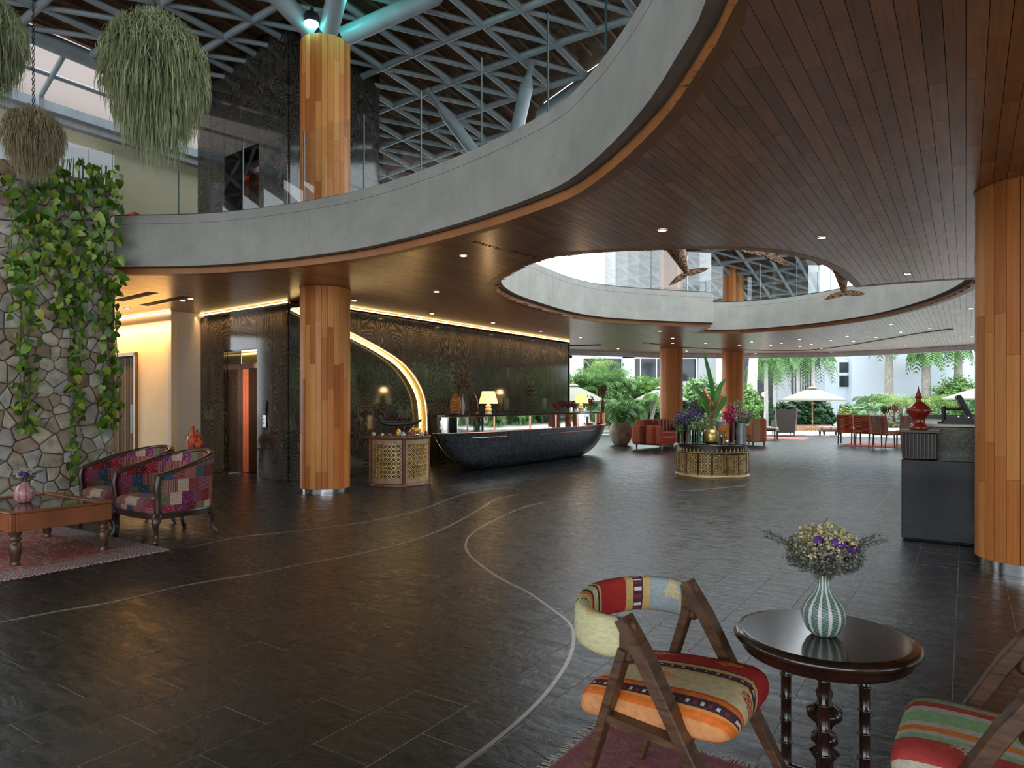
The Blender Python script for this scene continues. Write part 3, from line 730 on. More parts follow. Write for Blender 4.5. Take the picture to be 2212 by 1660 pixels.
for n,(a,b) in enumerate(seeds):
    poly=[(max(.004,a-.3),max(.004,b-.3)),(min(SWL-.002,a+.3),max(.004,b-.3)),(min(SWL-.002,a+.3),min(SWH,b+.3)),(max(.004,a-.3),min(SWH,b+.3))]
    if poly[0][0]>=poly[1][0] or poly[0][1]>=poly[2][1]: continue
    for c,d in seeds:
        if (c,d)==(a,b) or abs(c-a)>.5 or abs(d-b)>.5: continue
        mx,mz=(a+c)/2,(b+d)/2; nx,nz2=a-c,b-d; l=sqrt(nx*nx+nz2*nz2); nx/=l; nz2/=l; out=[]
        for i in range(len(poly)):
            p,q=poly[i],poly[(i+1)%len(poly)]; dp=(p[0]-mx)*nx+(p[1]-mz)*nz2-.0035; dq=(q[0]-mx)*nx+(q[1]-mz)*nz2-.0035
            if dp>=0: out.append(p)
            if dp*dq<0: k=dp/(dp-dq); out.append((p[0]+(q[0]-p[0])*k,p[1]+(q[1]-p[1])*k))
        poly=out
        if len(poly)<3: break
    if len(poly)<3: continue
    gx=sum(p[0] for p in poly)/len(poly); gz=sum(p[1] for p in poly)/len(poly); h=rr.uniform(.02,.045); k=len(poly)
    if max(p[0] for p in poly)-min(p[0] for p in poly)<.03: continue
    ring=lambda q,x:[(x+rr.uniform(-.004,.004),(p[0]-gx)*q,(p[1]-gz)*q) for p in poly]
    m=MB(); m.add([(-.01,p[0]-gx,p[1]-gz) for p in poly]+ring(.96,h*.75)+ring(.80,h)+[(h*1.05,0,0)],
      [(i,(i+1)%k,k+(i+1)%k,k+i) for i in range(k)]+[(k+i,k+(i+1)%k,2*k+(i+1)%k,2*k+i) for i in range(k)]+[(2*k+i,2*k+(i+1)%k,3*k) for i in range(k)])
    m.build('stone',RUB,sw,(0,gx,gz))
# ------------------------------------------------------------------ garden and buildings outside
def leafmat(name,a,b,rough=.5,tr=.25):
    g=G(name); c=g.ramp(g.rnd(),[(0,a),(1,b)]); n=g.noise(g.tc(),4,2)
    g.set(Base_Color=g.mix(1,c,g.ramp(n,[(.3,.75),(.7,1.25)]),'MULTIPLY'),Roughness=rough,Transmission_Weight=0)
    s=g.n('BsdfTranslucent',{'Color':c}); mx=g.n('MixShader',{0:tr,1:g.b.outputs[0],2:s.outputs[0]})
    o=[x for x in g.nt.nodes if x.type=='OUTPUT_MATERIAL'][0]; g.nt.links.new(mx.outputs[0],o.inputs[0]); return g.m
LEAFD=leafmat('leaf_dark',(.012,.05,.015),(.035,.11,.03)); LEAFM=leafmat('leaf_mid',(.06,.16,.04),(.18,.35,.10)); LEAFL=leafmat('leaf_light',(.14,.26,.05),(.34,.46,.14))
LEAFY=leafmat('leaf_fresh',(.10,.24,.05),(.26,.44,.10)); TRUNK=plain('palm_bark',(.30,.27,.23),.9,sc=20,var=.4,bump=.6); PALET=plain('pale_bark',(.52,.50,.46),.8,sc=6)
gr=MB(); gr.prism([(-70,29.3),(80,29.3),(80,90),(-70,90)],-.3,-.02); gr.build('ground_terrace',plain('pale_paving',(.50,.50,.48),.6,var=.05),kind='structure')
gr=MB(); gr.prism([(-70,-60),(80,-60),(80,-14),(-70,-14)],-.3,-.02); gr.prism([(26,-14),(80,-14),(80,29.3),(26,29.3)],-.3,-.02); gr.prism([(-70,-14),(-22,-14),(-22,29.3),(-70,29.3)],-.3,-.02)
gr.build('ground_drive',plain('drive_paving',(.46,.45,.42),.8,var=.05),kind='structure')
BLUEW=plain('blue_white_render',(.50,.55,.60),.8,var=.02,sc=.5); GREYW=plain('grey_render',(.42,.44,.46),.7,var=.03,sc=.5); GLZ=plain('dark_glazing',(.02,.03,.035),.08,var=.3,sc=.6); FIN=plain('grey_fin',(.36,.35,.35),.6); DKW=plain('dark_recess',(.045,.045,.05),.7)
def X(px,Y): return (px-1106)/FPX*Y
def face(mb,x0,x1,z0,z1,Y,d): mb.box(((x0+x1)/2,Y+d/2,(z0+z1)/2),(x1-x0,d,z1-z0)); return mb
# white building on the right with its windows
b=thing('white_building','tall blue-white rendered building with two small dark windows beyond the palms','building',(X(1840,45),45,0)); bx,by=X(1840,45),45
def bpart(n,x0,x1,z0,z1,Y,d,m,par,oy=None):
    mb=MB(); face(mb,x0-bx,x1-bx,z0,z1,Y-by,d); return mb.build(n,m,par)
bpart('wall',X(1783,45.2),X(1841,45.2),0,9,45.2,4,BLUEW,b); bpart('wall',X(1841,44.6),X(2420,44.6),0,9,44.6,4.5,BLUEW,b)
for n,(y0,y1) in enumerate(((838,778),(905,873))):
    w=bpart('window',X(1811,45.1),X(1841,45.1),hz(y0,45.1),hz(y1,45.1),45.14,.1,plain('window_frame',(.62,.66,.70),.5),b); x0,x1=X(1813.5,45.1),X(1840,45.1)
    if n==0:
        bpart('pane',x0,x1,hz(836,45.1),hz(812,45.1),45.08,.05,GLZ,w); bpart('pane',x0,x1,hz(805,45.1),hz(783,45.1),45.08,.05,GLZ,w)
    else: bpart('pane',x0,x1,hz(904,45.1),hz(876,45.1),45.08,.05,plain('brown_door',(.10,.035,.025),.5),w)
for px in(2010,): bpart('joint',X(px,44.6),X(px+.8,44.6),0,9,44.585,.01,GREYW,b)
# dark building with vertical fins
b=thing('finned_building','dark grey building front with pale vertical fins behind the cream parasol','building',(X(1740,47),47,0)); bx,by=X(1740,47),47
bpart('wall',X(1600,47.3),X(1785,47.3),0,9,47.3,3,DKW,b); bpart('grey_bay',X(1676,47.3),X(1706,47.3),0,9,46.9,.4,GREYW,b)
x=1708
while x<1783: bpart('fin',X(x,47),X(x+2.2,47),2.0,9,46.9,.35,FIN,b); x+=5.4
# grey building with dark glazing on the left
b=thing('grey_building','long grey building with dark strip windows and white columns behind the palms','building',(X(1400,52),52,0)); bx,by=X(1400,52),52
bpart('wall',X(1120,52.5),X(1600,52.5),0,3.0,52.5,3,GREYW,b); bpart('wall',X(1120,52.5),X(1600,52.5),5.1,9,52.3,3,WHITEW,b); bpart('spandrel',X(1120,52.5),X(1600,52.5),4.75,5.1,52.0,.4,BLUEW,b)
for x0,x1 in((1262,1345),(1372,1386),(1388,1421),(1423,1462),(1464,1508)):
    w=bpart('window',X(x0,52),X(x1,52),3.0,4.75,52.6,.2,GLZ,b)
for x0,x1,m in((1358,1371,WHITEW),(1546,1564,WHITEW),(1509,1546,GREYW),(1345,1358,GREYW),(1228,1236,WHITEW)): bpart('column',X(x0,52),X(x1,52),0,5.0,52.0,.5,m,b)
# ---- plants
def frond(mb,base,az,L,rise,droop,n=12,ll=.35,w=.03,mi=0,rnd=random):
    base=Vector(base); d=Vector((cos(az),sin(az),0)); pts=[]
    for i in range(n+1):
        u=i/n; pts.append(base+d*L*u*(1-.25*u)+Vector((0,0,rise*u-droop*u*u)))
    sd=Vector((-d.y,d.x,0))
    for i in range(1,n+1):
        p=pts[i]; t=(pts[i]-pts[i-1]).normalized(); l=ll*(.5+1.0*sin(pi*min(1,i/n*.9+.08)))
        for s in(-1,1):
            q=p+(sd*s*.8+t*.55)*l*.8+Vector((0,0,-.30*l)); e=p+(sd*s+t*.9)*l*.45
            mb.add([p-t*w,p+t*w,e+t*w*.9+Vector((0,0,.04*l)),q,e-t*w*.9+Vector((0,0,.04*l))],[(0,1,2,3,4)],None,mi)
    for i in range(n): mb.add([pts[i]-sd*.012,pts[i]+sd*.012,pts[i+1]+sd*.009,pts[i+1]-sd*.009],[(0,1,2,3)],None,mi)
def palm(name,label,x,y,h,nf,L,rise,droop,trunkr,leaf,bark=None,group=None,n=12,ll=.35,lean=0,z0=0,spread=.05,w=.03):
    r=random.Random(label); t=thing(name,label,'palm',(x,y,z0),0,group)
    if h>.3:
        m=MB(); k=8; m.tube([(lean*(i/k)**1.6,0,h*i/k) for i in range(k+1)],[trunkr*(1.15-.3*i/k)*(1+.06*(i%2)) for i in range(k+1)],9); m.build('trunk',bark or TRUNK,t)
    m=MB()
    for i in range(nf):
        a=2*pi*i/nf+r.uniform(-.3,.3); q=r.uniform(.7,1.15)
        frond(m,(lean+r.uniform(-spread,spread),r.uniform(-spread,spread),h),a,L*q,rise*r.uniform(.5,1.25),droop*r.uniform(.7,1.2),n,ll*q,w)
    m.build('fronds',leaf,t); return t
def clump(label,px,Y,ztop,nst,leaf,wid=1.0,z0=0):
    r=random.Random(label); t=thing('areca_palm',label,'palm',(X(px,Y),Y,z0)); m=MB(); s=MB()
    for k in range(nst):
        a=r.uniform(0,2*pi); d=r.uniform(0,wid); h=ztop*r.uniform(.25,.62); bx,by=d*cos(a),d*sin(a)*.6
        s.tube([(bx*.4,by*.4,0),(bx,by,h)],.03,5)
        for i in range(9):
            frond(m,(bx,by,h),r.uniform(0,2*pi),r.uniform(.9,1.5),ztop*.38*r.uniform(.5,1.1),r.uniform(.5,1.2),11,.42,.022)
    s.build('stems',PALET,t); m.build('fronds',leaf,t); return t
def bush(label,px,Y,z,rx,ry,rz,leaf,n=1500,ls=.10,name='bush',cat='shrub',core=True):
    r=random.Random(label); t=thing(name,label,cat,(X(px,Y),Y,0))
    m=MB()
    if core:
        m.ball((0,0,z),1,10,7,0,(rx*.82,ry*.82,rz*.82)); m.build('core_ball',LEAFD,t); m=MB()  # dark ball added inside the leaves so nothing shows through
    for k in range(n):
        v=Vector((r.gauss(0,1),r.gauss(0,1),r.gauss(0,1))).normalized(); q=r.uniform(.78,1.06)*(1+.10*sin(v.x*9+v.z*7)+.08*sin(v.y*11+v.z*13))
        p=Vector((v.x*rx*q,v.y*ry*q,z+v.z*rz*q))
        if p.z<.02: p.z=.02+r.random()*.1
        u=Vector((r.uniform(-1,1),r.uniform(-1,1),r.uniform(-.6,.4))).normalized(); w=u.cross(v+Vector((.01,.2,.3))).normalized(); l=ls*r.uniform(.6,1.3)
        m.add([p-u*l,p+w*l*.38,p+u*l,p-w*l*.38],[(0,1,2,3)])
    m.build('foliage',leaf,t); return t
clump('tall feathery areca palm at the end of the marble wall',1258,35,3.9,16,LEAFM,1.2)
clump('feathery areca palm behind the desk lamp with open fronds',1320,36,3.8,16,LEAFM,1.3)
clump('broad areca palm left of the sofa column behind the half-hidden parasol',1395,37,3.6,14,LEAFY,1.1)
clump('yellowish areca palm peeping over the leftmost parasol',1290,38.5,4.4,12,LEAFL,1.2)
clump('small low areca palm just behind the tall planter',1338,31.5,2.0,10,LEAFM,.6)
bush('dense dark leafy hedge behind the striped sofa',1392,39,.55,2.9,.7,1.0,LEAFD,2600,.13,'hedge','hedge')
bush('bright leafy bush between the two middle columns',1520,37,1.55,1.35,1,1.15,LEAFY,2200,.12)
bush('pale bamboo-like bush low behind the flower table',1500,35.5,.7,1.4,.8,1.0,LEAFM,1500,.13)
bush('bright round bush beside the column behind the flower table',1612,36.5,1.2,.75,.8,1.05,LEAFY,1500,.12)
bush('dark undergrowth round the garden lantern',1655,41,.5,1.5,.8,1.0,LEAFD,1500,.13)
bush('thick dark-green strap-leaved hedge behind the wicker wingback chair',1712,38,.55,.9,.8,.85,LEAFD,1700,.2,'hedge','hedge')
bush('thick dark-green strap-leaved hedge under the cream parasol',1762,38,.55,.9,.8,.95,LEAFD,1700,.2,'hedge','hedge')
bush('pale flowering shrub in front of the brown door',1832,40,.5,.55,.5,.75,LEAFL,900,.11)
bush('low shrub left of the cycad trunk',1870,39,.35,.8,.6,.55,LEAFM,900,.11)
bush('tall bright bush against the white wall beside the large column',2068,42,1.6,1.4,1,1.35,LEAFY,2400,.13)
bush('rounded bush beyond the black monitor',2112,39,.9,1.1,.9,1.0,LEAFM,1500,.12)
bush('reddish low shrub behind the dining table',1925,38,.25,1.5,.6,.5,plain('copper_leaves',(.22,.17,.09),.6,var=.5),900,.10)
bush('green shrub behind the red lacquer urn',2010,38.5,.45,1.6,.7,.75,LEAFM,1300,.11)
palm('cycad','squat cycad with stiff dark fronds and thick trunk by the dining chairs',X(1883,36),36,.95,26,1.35,.75,.55,.17,LEAFM,ll=.16,n=14)
palm('date_palm','low yellow-green palm with arching fronds above the dining table',X(1945,39),39,1.1,34,1.9,1.5,1.4,.12,LEAFL,ll=.42,w=.02)
palm('date_palm','arching yellow-green palm behind the red lacquer urn',X(2010,40),40,1.2,34,1.9,1.4,1.3,.12,LEAFL,ll=.42,w=.02)
palm('date_palm','leafy green palm rising against the white wall left of the palm trunks',X(1890,41.5),41.5,1.3,26,1.5,1.1,.8,.1,LEAFM,ll=.4,w=.02)
palm('foxtail_palm','slender pale-stemmed palm beside the garden lantern',X(1655,39.5),39.5,3.9,13,1.7,.6,1.9,.11,LEAFM,PALET,n=16,ll=.55,w=.025)
palm('foxtail_palm','thin pale-stemmed palm behind the wicker wingback chair',X(1673,40.5),40.5,4.1,13,1.7,.6,1.9,.09,LEAFM,PALET,n=16,ll=.55,w=.025)
palm('foxtail_palm','pale-stemmed palm rising behind the cream parasol top',X(1757,42),42,4.4,14,1.8,.6,2.0,.10,LEAFM,PALET,n=16,ll=.55,w=.025)
palm('foxtail_palm','dense dark-crowned palm against the pale fins',X(1725,44),44,4.6,18,1.8,.5,1.7,.10,LEAFD,PALET,n=16,ll=.55,w=.03)
palm('royal_palm','thick white-trunked palm right beside the far column',X(1622,38),38,5.2,8,1.5,.6,1.5,.26,LEAFM,PALET,lean=.25)
for i,(px,Y,l) in enumerate(((1920,43,'first shaggy palm trunk left on the white wall, crown out of sight'),(2000,42.5,'middle shaggy palm trunk on the white wall with green fans'),(2070,42.8,'shaggy palm trunk next to the large column on the white wall'))):
    palm('fan_palm',l,X(px,Y),Y,(5.4,4.55,4.9)[i],16,1.35,.5,1.5,.24,LEAFM,TRUNK,n=10,ll=.5,w=.05)
palm('areca_sapling','slim leaning palm stem behind the striped sofa',X(1405,33.5),33.5,1.5,12,1.2,.9,1.1,.07,LEAFY,TRUNK,lean=.35)
# planting along the open right-hand side of the hall (what the polished stone mirrors)
for i,(x,y,r_,l) in enumerate(((25.5,4,3.0,'large garden shrub outside the open side, nearest the drive'),(27,10,3.4,'large garden shrub outside the open side, second from the drive'),(26,16,3.0,'large garden shrub outside the open side, third from the drive'),(28,22,3.6,'large garden shrub outside the open side, opposite the desk'),(30,28,3.4,'large garden shrub outside the open side, fifth from the drive'),(33,34,3.2,'large garden shrub outside the open side, at the white building'),(22,-3,2.6,'large garden shrub on the drive side behind the viewpoint'))):
    bush(l,(x/y*FPX+1106) if abs(y)>.1 else 0,y,1.6,r_,r_,2.6,(LEAFM,LEAFD,LEAFY)[i%3],1500,.30)
t=thing('side_wing','plain rendered wing beyond the garden shrubs of the open side','building',(36,12,0)); MB().box((0,0,3),(4,50,6)).build('wall',BLUEW,t); MB().box((-2.05,0,4.2),(.1,46,1.4)).build('window_band',GLZ,t)
# parasols
CANV=plain('cream_canvas',(.27,.27,.215),.8,var=.03); TEAK=plain('teak_pole',(.40,.20,.09),.5)
def parasol(px,Y,label,w=3.2,zt=None,ze=None):
    zt=zt or hz(838,Y); ze=ze or hz(863,Y); t=thing('parasol',label,'parasol',(X(px,Y),Y,-.02),0,None)
    m=MB(); n=8; r=w/2; R=[(0.06,zt),(r*.33,zt-(zt-ze)*.26),(r*.68,zt-(zt-ze)*.62),(r,ze)]
    vs=[(a*cos(2*pi*k/n+.2),a*sin(2*pi*k/n+.2),z) for a,z in R for k in range(n)]; q=len(vs); vs+=[(x*.995,y*.995,z-.015) for x,y,z in vs]; fs=[]
    for i in range(3):
        for k in range(n): l=(k+1)%n; fs+=[(i*n+k,i*n+l,(i+1)*n+l,(i+1)*n+k),(q+i*n+k,q+(i+1)*n+k,q+(i+1)*n+l,q+i*n+l)]
    vs+=[(r*.985*cos(2*pi*k/n+.2),r*.985*sin(2*pi*k/n+.2),ze-.07) for k in range(n)]; b=2*q
    for k in range(n): l=(k+1)%n; fs.append((3*n+k,3*n+l,b+l,b+k))
    m.add(vs,fs); m.build('canopy',CANV,t)
    m=MB(); m.lathe([(.30,zt-.02),(.16,zt+.06),(.05,zt+.09)],8); m.build('vent_cap',CANV,t)
    MB().tube([(0,0,.05),(0,0,zt)],.035,8).build('pole',TEAK,t); MB().lathe([(.03,zt+.08),(.06,zt+.13),(.02,zt+.22)],8).build('finial',TEAK,t)
    MB().lathe([(.28,.0),(.28,.06),(.06,.10)],14).build('base',BLACKM,t)
    m=MB()
    for k in range(n): m.tube([(0,0,zt-.35),(r*.6*cos(2*pi*k/n+.2),r*.6*sin(2*pi*k/n+.2),zt-(zt-ze)*.55-.02)],.012,4)
    m.build('ribs',TEAK,t)
parasol(1755,35,'cream parasol standing free in the garden before the white building')
parasol(1427,35,'cream parasol half hidden by the column behind the sofa',2.9)
parasol(1238,33,'cream parasol at the end of the marble wall behind the desk lamp',3.4,hz(832,33),hz(866,33))
parasol(2136,33,'cream parasol cut off by the large column on the far right',3.9,hz(832,33),hz(860,33))
t=thing('garden_lantern','lit garden lantern on a thin post under the slender palms','lantern',(X(1650,40),40,-.02))
MB().tube([(0,0,0),(0,0,1.75)],.03,6).build('post',BLACKM,t); MB().ball((0,0,1.87),.13,10,8).build('globe',glow('lantern_glow',(1,.6,.25),9),t)
t=thing('planter_wall','low woven brick planter wall in front of the garden hedge','planter',(X(1745,33.5),33.5,-.02))
MB().box((0,0,.15),(2.2,.35,.30)).build('core',DARK,t)
BRK=rvar('terracotta',[(0,(.34,.17,.10)),(1,(.45,.27,.17))],.8); bme=MB().bbox((0,0,0),(.19,.06,.055),.008).mesh('brick'); bme.materials.append(BRK)
for j in range(5):
    for i in range(11): link('brick',bme,None,t,(-1.0+i*.2+(.1 if j%2 else 0)-.02,-.19,.035+j*.062))
# ------------------------------------------------------------------ pothos on the rubble wall
def leafmesh(w,l,fold=.25):
    m=MB(); o=[(0,0,0),(w*.45,-l*.02,.0),(w*.5,-l*.35,0),(w*.3,-l*.72,0),(0,-l,0)]
    vs=[(fold*abs(x)*.8-.10*(y/l)**2*l*2,x,y) for x,y,_ in o]+[(fold*abs(x)*.8-.10*(y/l)**2*l*2,-x,y) for x,y,_ in o[1:4]]+[(0,0,-l*.35)]
    m.add(vs,[(0,1,2,8),(8,2,3,4),(0,8,6,5),(8,4,7,6)],None,0,True); return m.mesh('leaf')
def vmat(name,st_): 
    g=G(name); g.set(Base_Color=g.ramp(g.n('ObjectInfo').outputs['Random'],st_),Roughness=.38)
    return g.m
VINE=vmat('pothos_leaf',[(0,(.026,.075,.006)),(.4,(.070,.155,.009)),(.7,(.15,.25,.016)),(1,(.30,.36,.05))]); STEM=plain('vine_stem',(.09,.11,.03),.7)
LM=[leafmesh(.075,.105),leafmesh(.09,.125),leafmesh(.06,.085)]
for q in LM: q.materials.append(VINE)
def pxs(px): r=(px-1106)/FPX; return (8.052+5.355*r)/(.5538-.8327*r)
def wz(px,py): return hz(py,st(pxs(px),-9.67).y)
def vine(label,areas,seed):
    r=random.Random(seed); t=thing('pothos_vine',label,'climbing plant',st(3.0,-9.62,0),RZ); sm=MB()
    for px0,px1,py0,py1,n,taper in areas:
        for k in range(n):
            v=r.random()**.9; py=py0+(py1-py0)*v; wd=(1-taper*v); px=(px0+px1)/2+(px1-px0)/2*wd*r.uniform(-1,1)
            y=min(max(pxs(px)-3.0,.02),SWL+.0); z=wz(px,py)
            o=link('leaf',r.choice(LM),None,t,(r.uniform(.02,.15),y,z)); s=r.uniform(.7,1.25)
            o.rotation_euler=(r.gauss(0,.55),r.uniform(-.25,.75),r.gauss(0,.6)); o.scale=(s,s,s)
        for k in range(max(2,n//22)):
            px=r.uniform(px0,px1)*.6+(px0+px1)*.2; y0=pxs(px)-3.0; z0,z1=wz(px,py0),wz(px,py1)
            sm.tube([(.03+.03*r.random(),min(SWL,max(0,y0+.05*r.uniform(-1,1))),z0+(z1-z0)*u/6) for u in range(7)],.006,5,cap=False)
    sm.build('stems',STEM,t); return t
vine('pothos curtain hanging thickest along the top left of the rubble wall',[(0,110,350,610,180,.0),(10,85,560,930,118,.35)],1)
vine('pothos falling down the middle of the rubble wall',[(95,205,345,700,270,.35)],2)
vine('thin single strand of pothos trailing almost to the floor on the rubble wall',[(140,172,700,1040,80,.2)],3)
vine('pothos curtain along the free edge of the rubble wall',[(190,247,360,620,140,0),(205,250,600,925,140,.1)],4)
# ------------------------------------------------------------------ hanging balls of spanish moss
def moss(label,px,Y,py,r,hang,col,seed,n=5200,chain=9.0):
    t=thing('spanish_moss_ball',label,'hanging plant',(X(px,Y),Y,hz(py,Y))); q=random.Random(seed); m=MB()
    MB().ball((0,0,0),r*.80,14,10,0,(1,1,.9)).build('core',plain('moss_core',(.045,.045,.022),.95),t)
    for k in range(n):
        v=Vector((q.gauss(0,1),q.gauss(0,1),q.gauss(0,1)+.15)).normalized(); p=v*r*q.uniform(.72,.98); L=r*q.uniform(.3,.75)*(1+hang*max(0,-v.z+.25)); 
        out=Vector((v.x,v.y,0))*.16*r; w=r*.011; a=q.uniform(0,pi); sd=Vector((cos(a),sin(a),0))*w; pts=[p]
        for i in range(1,4):
            u=i/3; pts.append(p+out*sqrt(u)*(1 if v.z>-.2 else .2)+Vector((q.gauss(0,.03)*r,q.gauss(0,.03)*r,-L*u+.10*r*u*(1-u)*4*(v.z>0))))
        m.add([pts[0]-sd,pts[0]+sd,pts[1]-sd,pts[1]+sd,pts[2]-sd*.8,pts[2]+sd*.8,pts[3]],[(0,1,3,2),(2,3,5,4),(4,5,6)])
        if k%3==0:
            d=(v+Vector((q.gauss(0,.6),q.gauss(0,.6),q.gauss(0,.6)))).normalized()*r*.10; p2=v*r*.97; m.add([p2-sd,p2+sd,p2+d],[(0,1,2)])
    g=leafmat('moss_'+str(seed),*col,rough=.9,tr=.2); m.build('strands',g,t)
    top=rz_(*tost((X(px,Y),Y)))-hz(py,Y); c=MB(); z=r*.7; k=0
    while z<top-.03:
        P=[(.016*cos(a)*(k%2==0),.016*cos(a)*(k%2==1),z+.03+.036*sin(a)) for a in(0,pi/2,pi,3*pi/2)]
        c.tube(P,.006,4,cap=False,closed=True); z+=.058; k+=1
    c.build('chain',BLACKM,t)
moss('large round green ball of hanging moss high above the parapet',336,7.0,128,.47,1.1,((.17,.19,.09),(.44,.46,.26)),1,7600)
moss('small tan ball of hanging moss on a long chain above the rubble wall',72,7.6,284,.285,.7,((.20,.15,.08),(.46,.37,.22)),2,4200)
moss('green ball of hanging moss partly cut off at the top left corner',-42,7.2,62,.40,.8,((.17,.19,.09),(.40,.42,.24)),3,4500)
# ------------------------------------------------------------------ woven fabrics
def weave(g,v,sc=260,st_=.5):
    w=g.math('MULTIPLY',g.math('SINE',g.math('MULTIPLY',g.xyz(v)[0],sc*6.28)),g.math('SINE',g.math('MULTIPLY',g.xyz(v)[1],sc*6.28)))
    return w
def kilim(name,stops,lo,hi,axis=1,kind='Object',motifs=(),dashes=()):
    g=G(name); v=g.tc(kind); c=g.xyz(v); a=c[axis]; b=c[1-axis]
    w=g.noise(v,90,2); a2=g.math('ADD',a,g.math('MULTIPLY',g.math('SUBTRACT',w,.5),.004))
    f=g.math('DIVIDE',g.math('SUBTRACT',a2,lo),hi-lo)
    col=g.ramp(f,stops,'CONSTANT')
    for a0,a1,per,cc in dashes:
        m=g.math('MULTIPLY',g.math('GREATER_THAN',a2,a0),g.math('LESS_THAN',a2,a1))
        d=g.math('GREATER_THAN',g.math('FRACT',g.math('DIVIDE',b,per)),.55); d2=g.math('GREATER_THAN',g.math('FRACT',g.math('DIVIDE',b,per*2)),.5)
        col=g.mix(g.math('MULTIPLY',m,d),col,g.mix(d2,cc,(.32,.03,.04)))
    for ca,cb,ra,rb,cc in motifs:
        da=g.math('DIVIDE',g.math('ABSOLUTE',g.math('SUBTRACT',g.math('SNAP',a,.006),ca)),ra); db=g.math('DIVIDE',g.math('ABSOLUTE',g.math('SUBTRACT',g.math('SNAP',b,.006),cb)),rb)
        q=g.math('ADD',da,db); m=g.math('LESS_THAN',q,1); ring=g.math('GREATER_THAN',g.math('FRACT',g.math('MULTIPLY',q,2.5)),.35)
        col=g.mix(g.math('MULTIPLY',m,ring),col,cc)
    n=g.noise(v,40,4,.7); col=g.mix(1,col,g.ramp(n,[(.25,.72),(.75,1.2)]),'MULTIPLY')
    g.set(Base_Color=col,Roughness=.9,Specular_IOR_Level=.15); g.bump(g.math('ADD',weave(g,v),w),.35,.0012); return g.m
CRM=(.60,.50,.28); TAN=(.60,.40,.16); ORG=(.72,.17,.03); RED=(.42,.035,.03); DRK=(.055,.04,.05); ORR=(.55,.09,.03)
seat1=kilim('kilim_red_seat',[(0,(.70,.30,.12)),(.10,ORG),(.155,(.75,.28,.07)),(.175,DRK),(.245,ORG),(.28,ORR),(.295,CRM),(.50,TAN),(.53,DRK),(.58,TAN),(.615,DRK),(.628,RED),(.83,TAN),(.865,DRK),(.88,RED)],-.33,.33,1,'UV',
  [(.155,-.08,.03,.06,(.45,.38,.36)),(.15,.17,.032,.06,(.75,.32,.02)),(-.06,.02,.04,.055,(.70,.25,.08)),(-.03,.30,.04,.035,(.42,.03,.04))],[(-.203,-.186,.024,(.75,.62,.5)),(.036,.047,.02,(.6,.5,.45))])
back1=kilim('kilim_back_band',[(0,(.62,.58,.33)),(.20,(.62,.50,.20)),(.235,DRK),(.25,CRM),(.30,ORG),(.33,DRK),(.35,CRM),(.40,DRK),(.415,TAN),(.43,RED),(.60,TAN),(.64,DRK),(.69,TAN),(.73,(.34,.40,.42)),(.95,(.66,.40,.16))],0,.93,0,'UV',
  [(.78,.25,.045,.30,(.62,.50,.24)),(.78,.5,.045,.22,(.62,.50,.24)),(.78,.02,.045,.15,(.62,.50,.24)),(.10,.25,.03,.16,(.68,.40,.08))],[(.60,.636,.05,(.8,.65,.6)),(.222,.232,.06,(.8,.6,.5))])
seat2=kilim('kilim_green_seat',[(0,(.52,.47,.38)),(.05,(.46,.07,.05)),(.10,(.33,.45,.24)),(.14,(.22,.19,.14)),(.24,(.30,.42,.24)),(.29,(.45,.07,.05)),(.35,(.50,.46,.38)),(.40,(.27,.46,.22)),(.52,(.50,.46,.38)),(.57,(.68,.22,.04)),(.62,(.50,.46,.38)),(.66,(.27,.42,.22)),(.70,(.45,.06,.05)),(.86,(.5,.46,.36)),(.92,(.24,.40,.2))],-.33,.33,1,'UV',
  [(-.155,.10,.018,.05,(.68,.20,.04)),(.14,.12,.03,.05,(.40,.42,.30)),(.04,-.05,.02,.06,(.6,.35,.16))])
# several stripes run from front to back; seat of the second chair is mirrored by its turn
def patch(name,cols,cell=(.13,.16),kind='UV',rough=.9,vivid=1):
    g=G(name); v=g.tc(kind); x,y,z=g.xyz(v); u=g.math('DIVIDE',x,cell[0]); w=g.math('DIVIDE',y,cell[1])
    row=g.math('FLOOR',w); u=g.math('ADD',u,g.math('MULTIPLY',row,.37)); cu=g.math('FLOOR',u)
    wn=g.n('TexWhiteNoise',{'Vector':g.comb(cu,row,3.1)},noise_dimensions='3D'); r=wn.outputs['Value']; q=g.xyz(wn.outputs['Color'])
    n=len(cols); base=g.ramp(r,[(i/n,c) for i,c in enumerate(cols)],'CONSTANT'); alt=g.mix(.5,g.ramp(q[1],[(i/n,c) for i,c in enumerate(cols[::-1])],'CONSTANT'),g.ramp(q[0],[(0,(.55,.42,.28)),(.4,(.50,.24,.06)),(.6,(.10,.20,.24)),(.8,(.5,.3,.28))],'CONSTANT'))
    fu,fw=g.math('FRACT',u),g.math('FRACT',w)
    s1=g.math('GREATER_THAN',g.math('SINE',g.math('MULTIPLY',fu,44)),.2); s2=g.math('GREATER_THAN',g.math('SINE',g.math('MULTIPLY',fw,60)),.3)
    dots=g.math('LESS_THAN',g.vor(g.comb(g.math('MULTIPLY',u,7),g.math('MULTIPLY',w,7),0),1.0),.33)
    pat=g.math('ADD',g.math('MULTIPLY',g.math('GREATER_THAN',q[2],.66),s1),g.math('ADD',g.math('MULTIPLY',g.math('LESS_THAN',q[2],.33),s2),g.math('MULTIPLY',g.math('MULTIPLY',g.math('GREATER_THAN',q[2],.33),g.math('LESS_THAN',q[2],.66)),dots)))
    col=g.mix(g.math('MULTIPLY',pat,.85),base,alt); no=g.noise(v,60,3,.7)
    col=g.mix(1,col,g.ramp(no,[(.25,.6),(.75,1.3)]),'MULTIPLY'); g.set(Base_Color=col,Roughness=rough,Specular_IOR_Level=.15); g.bump(no,.5,.003); return g.m
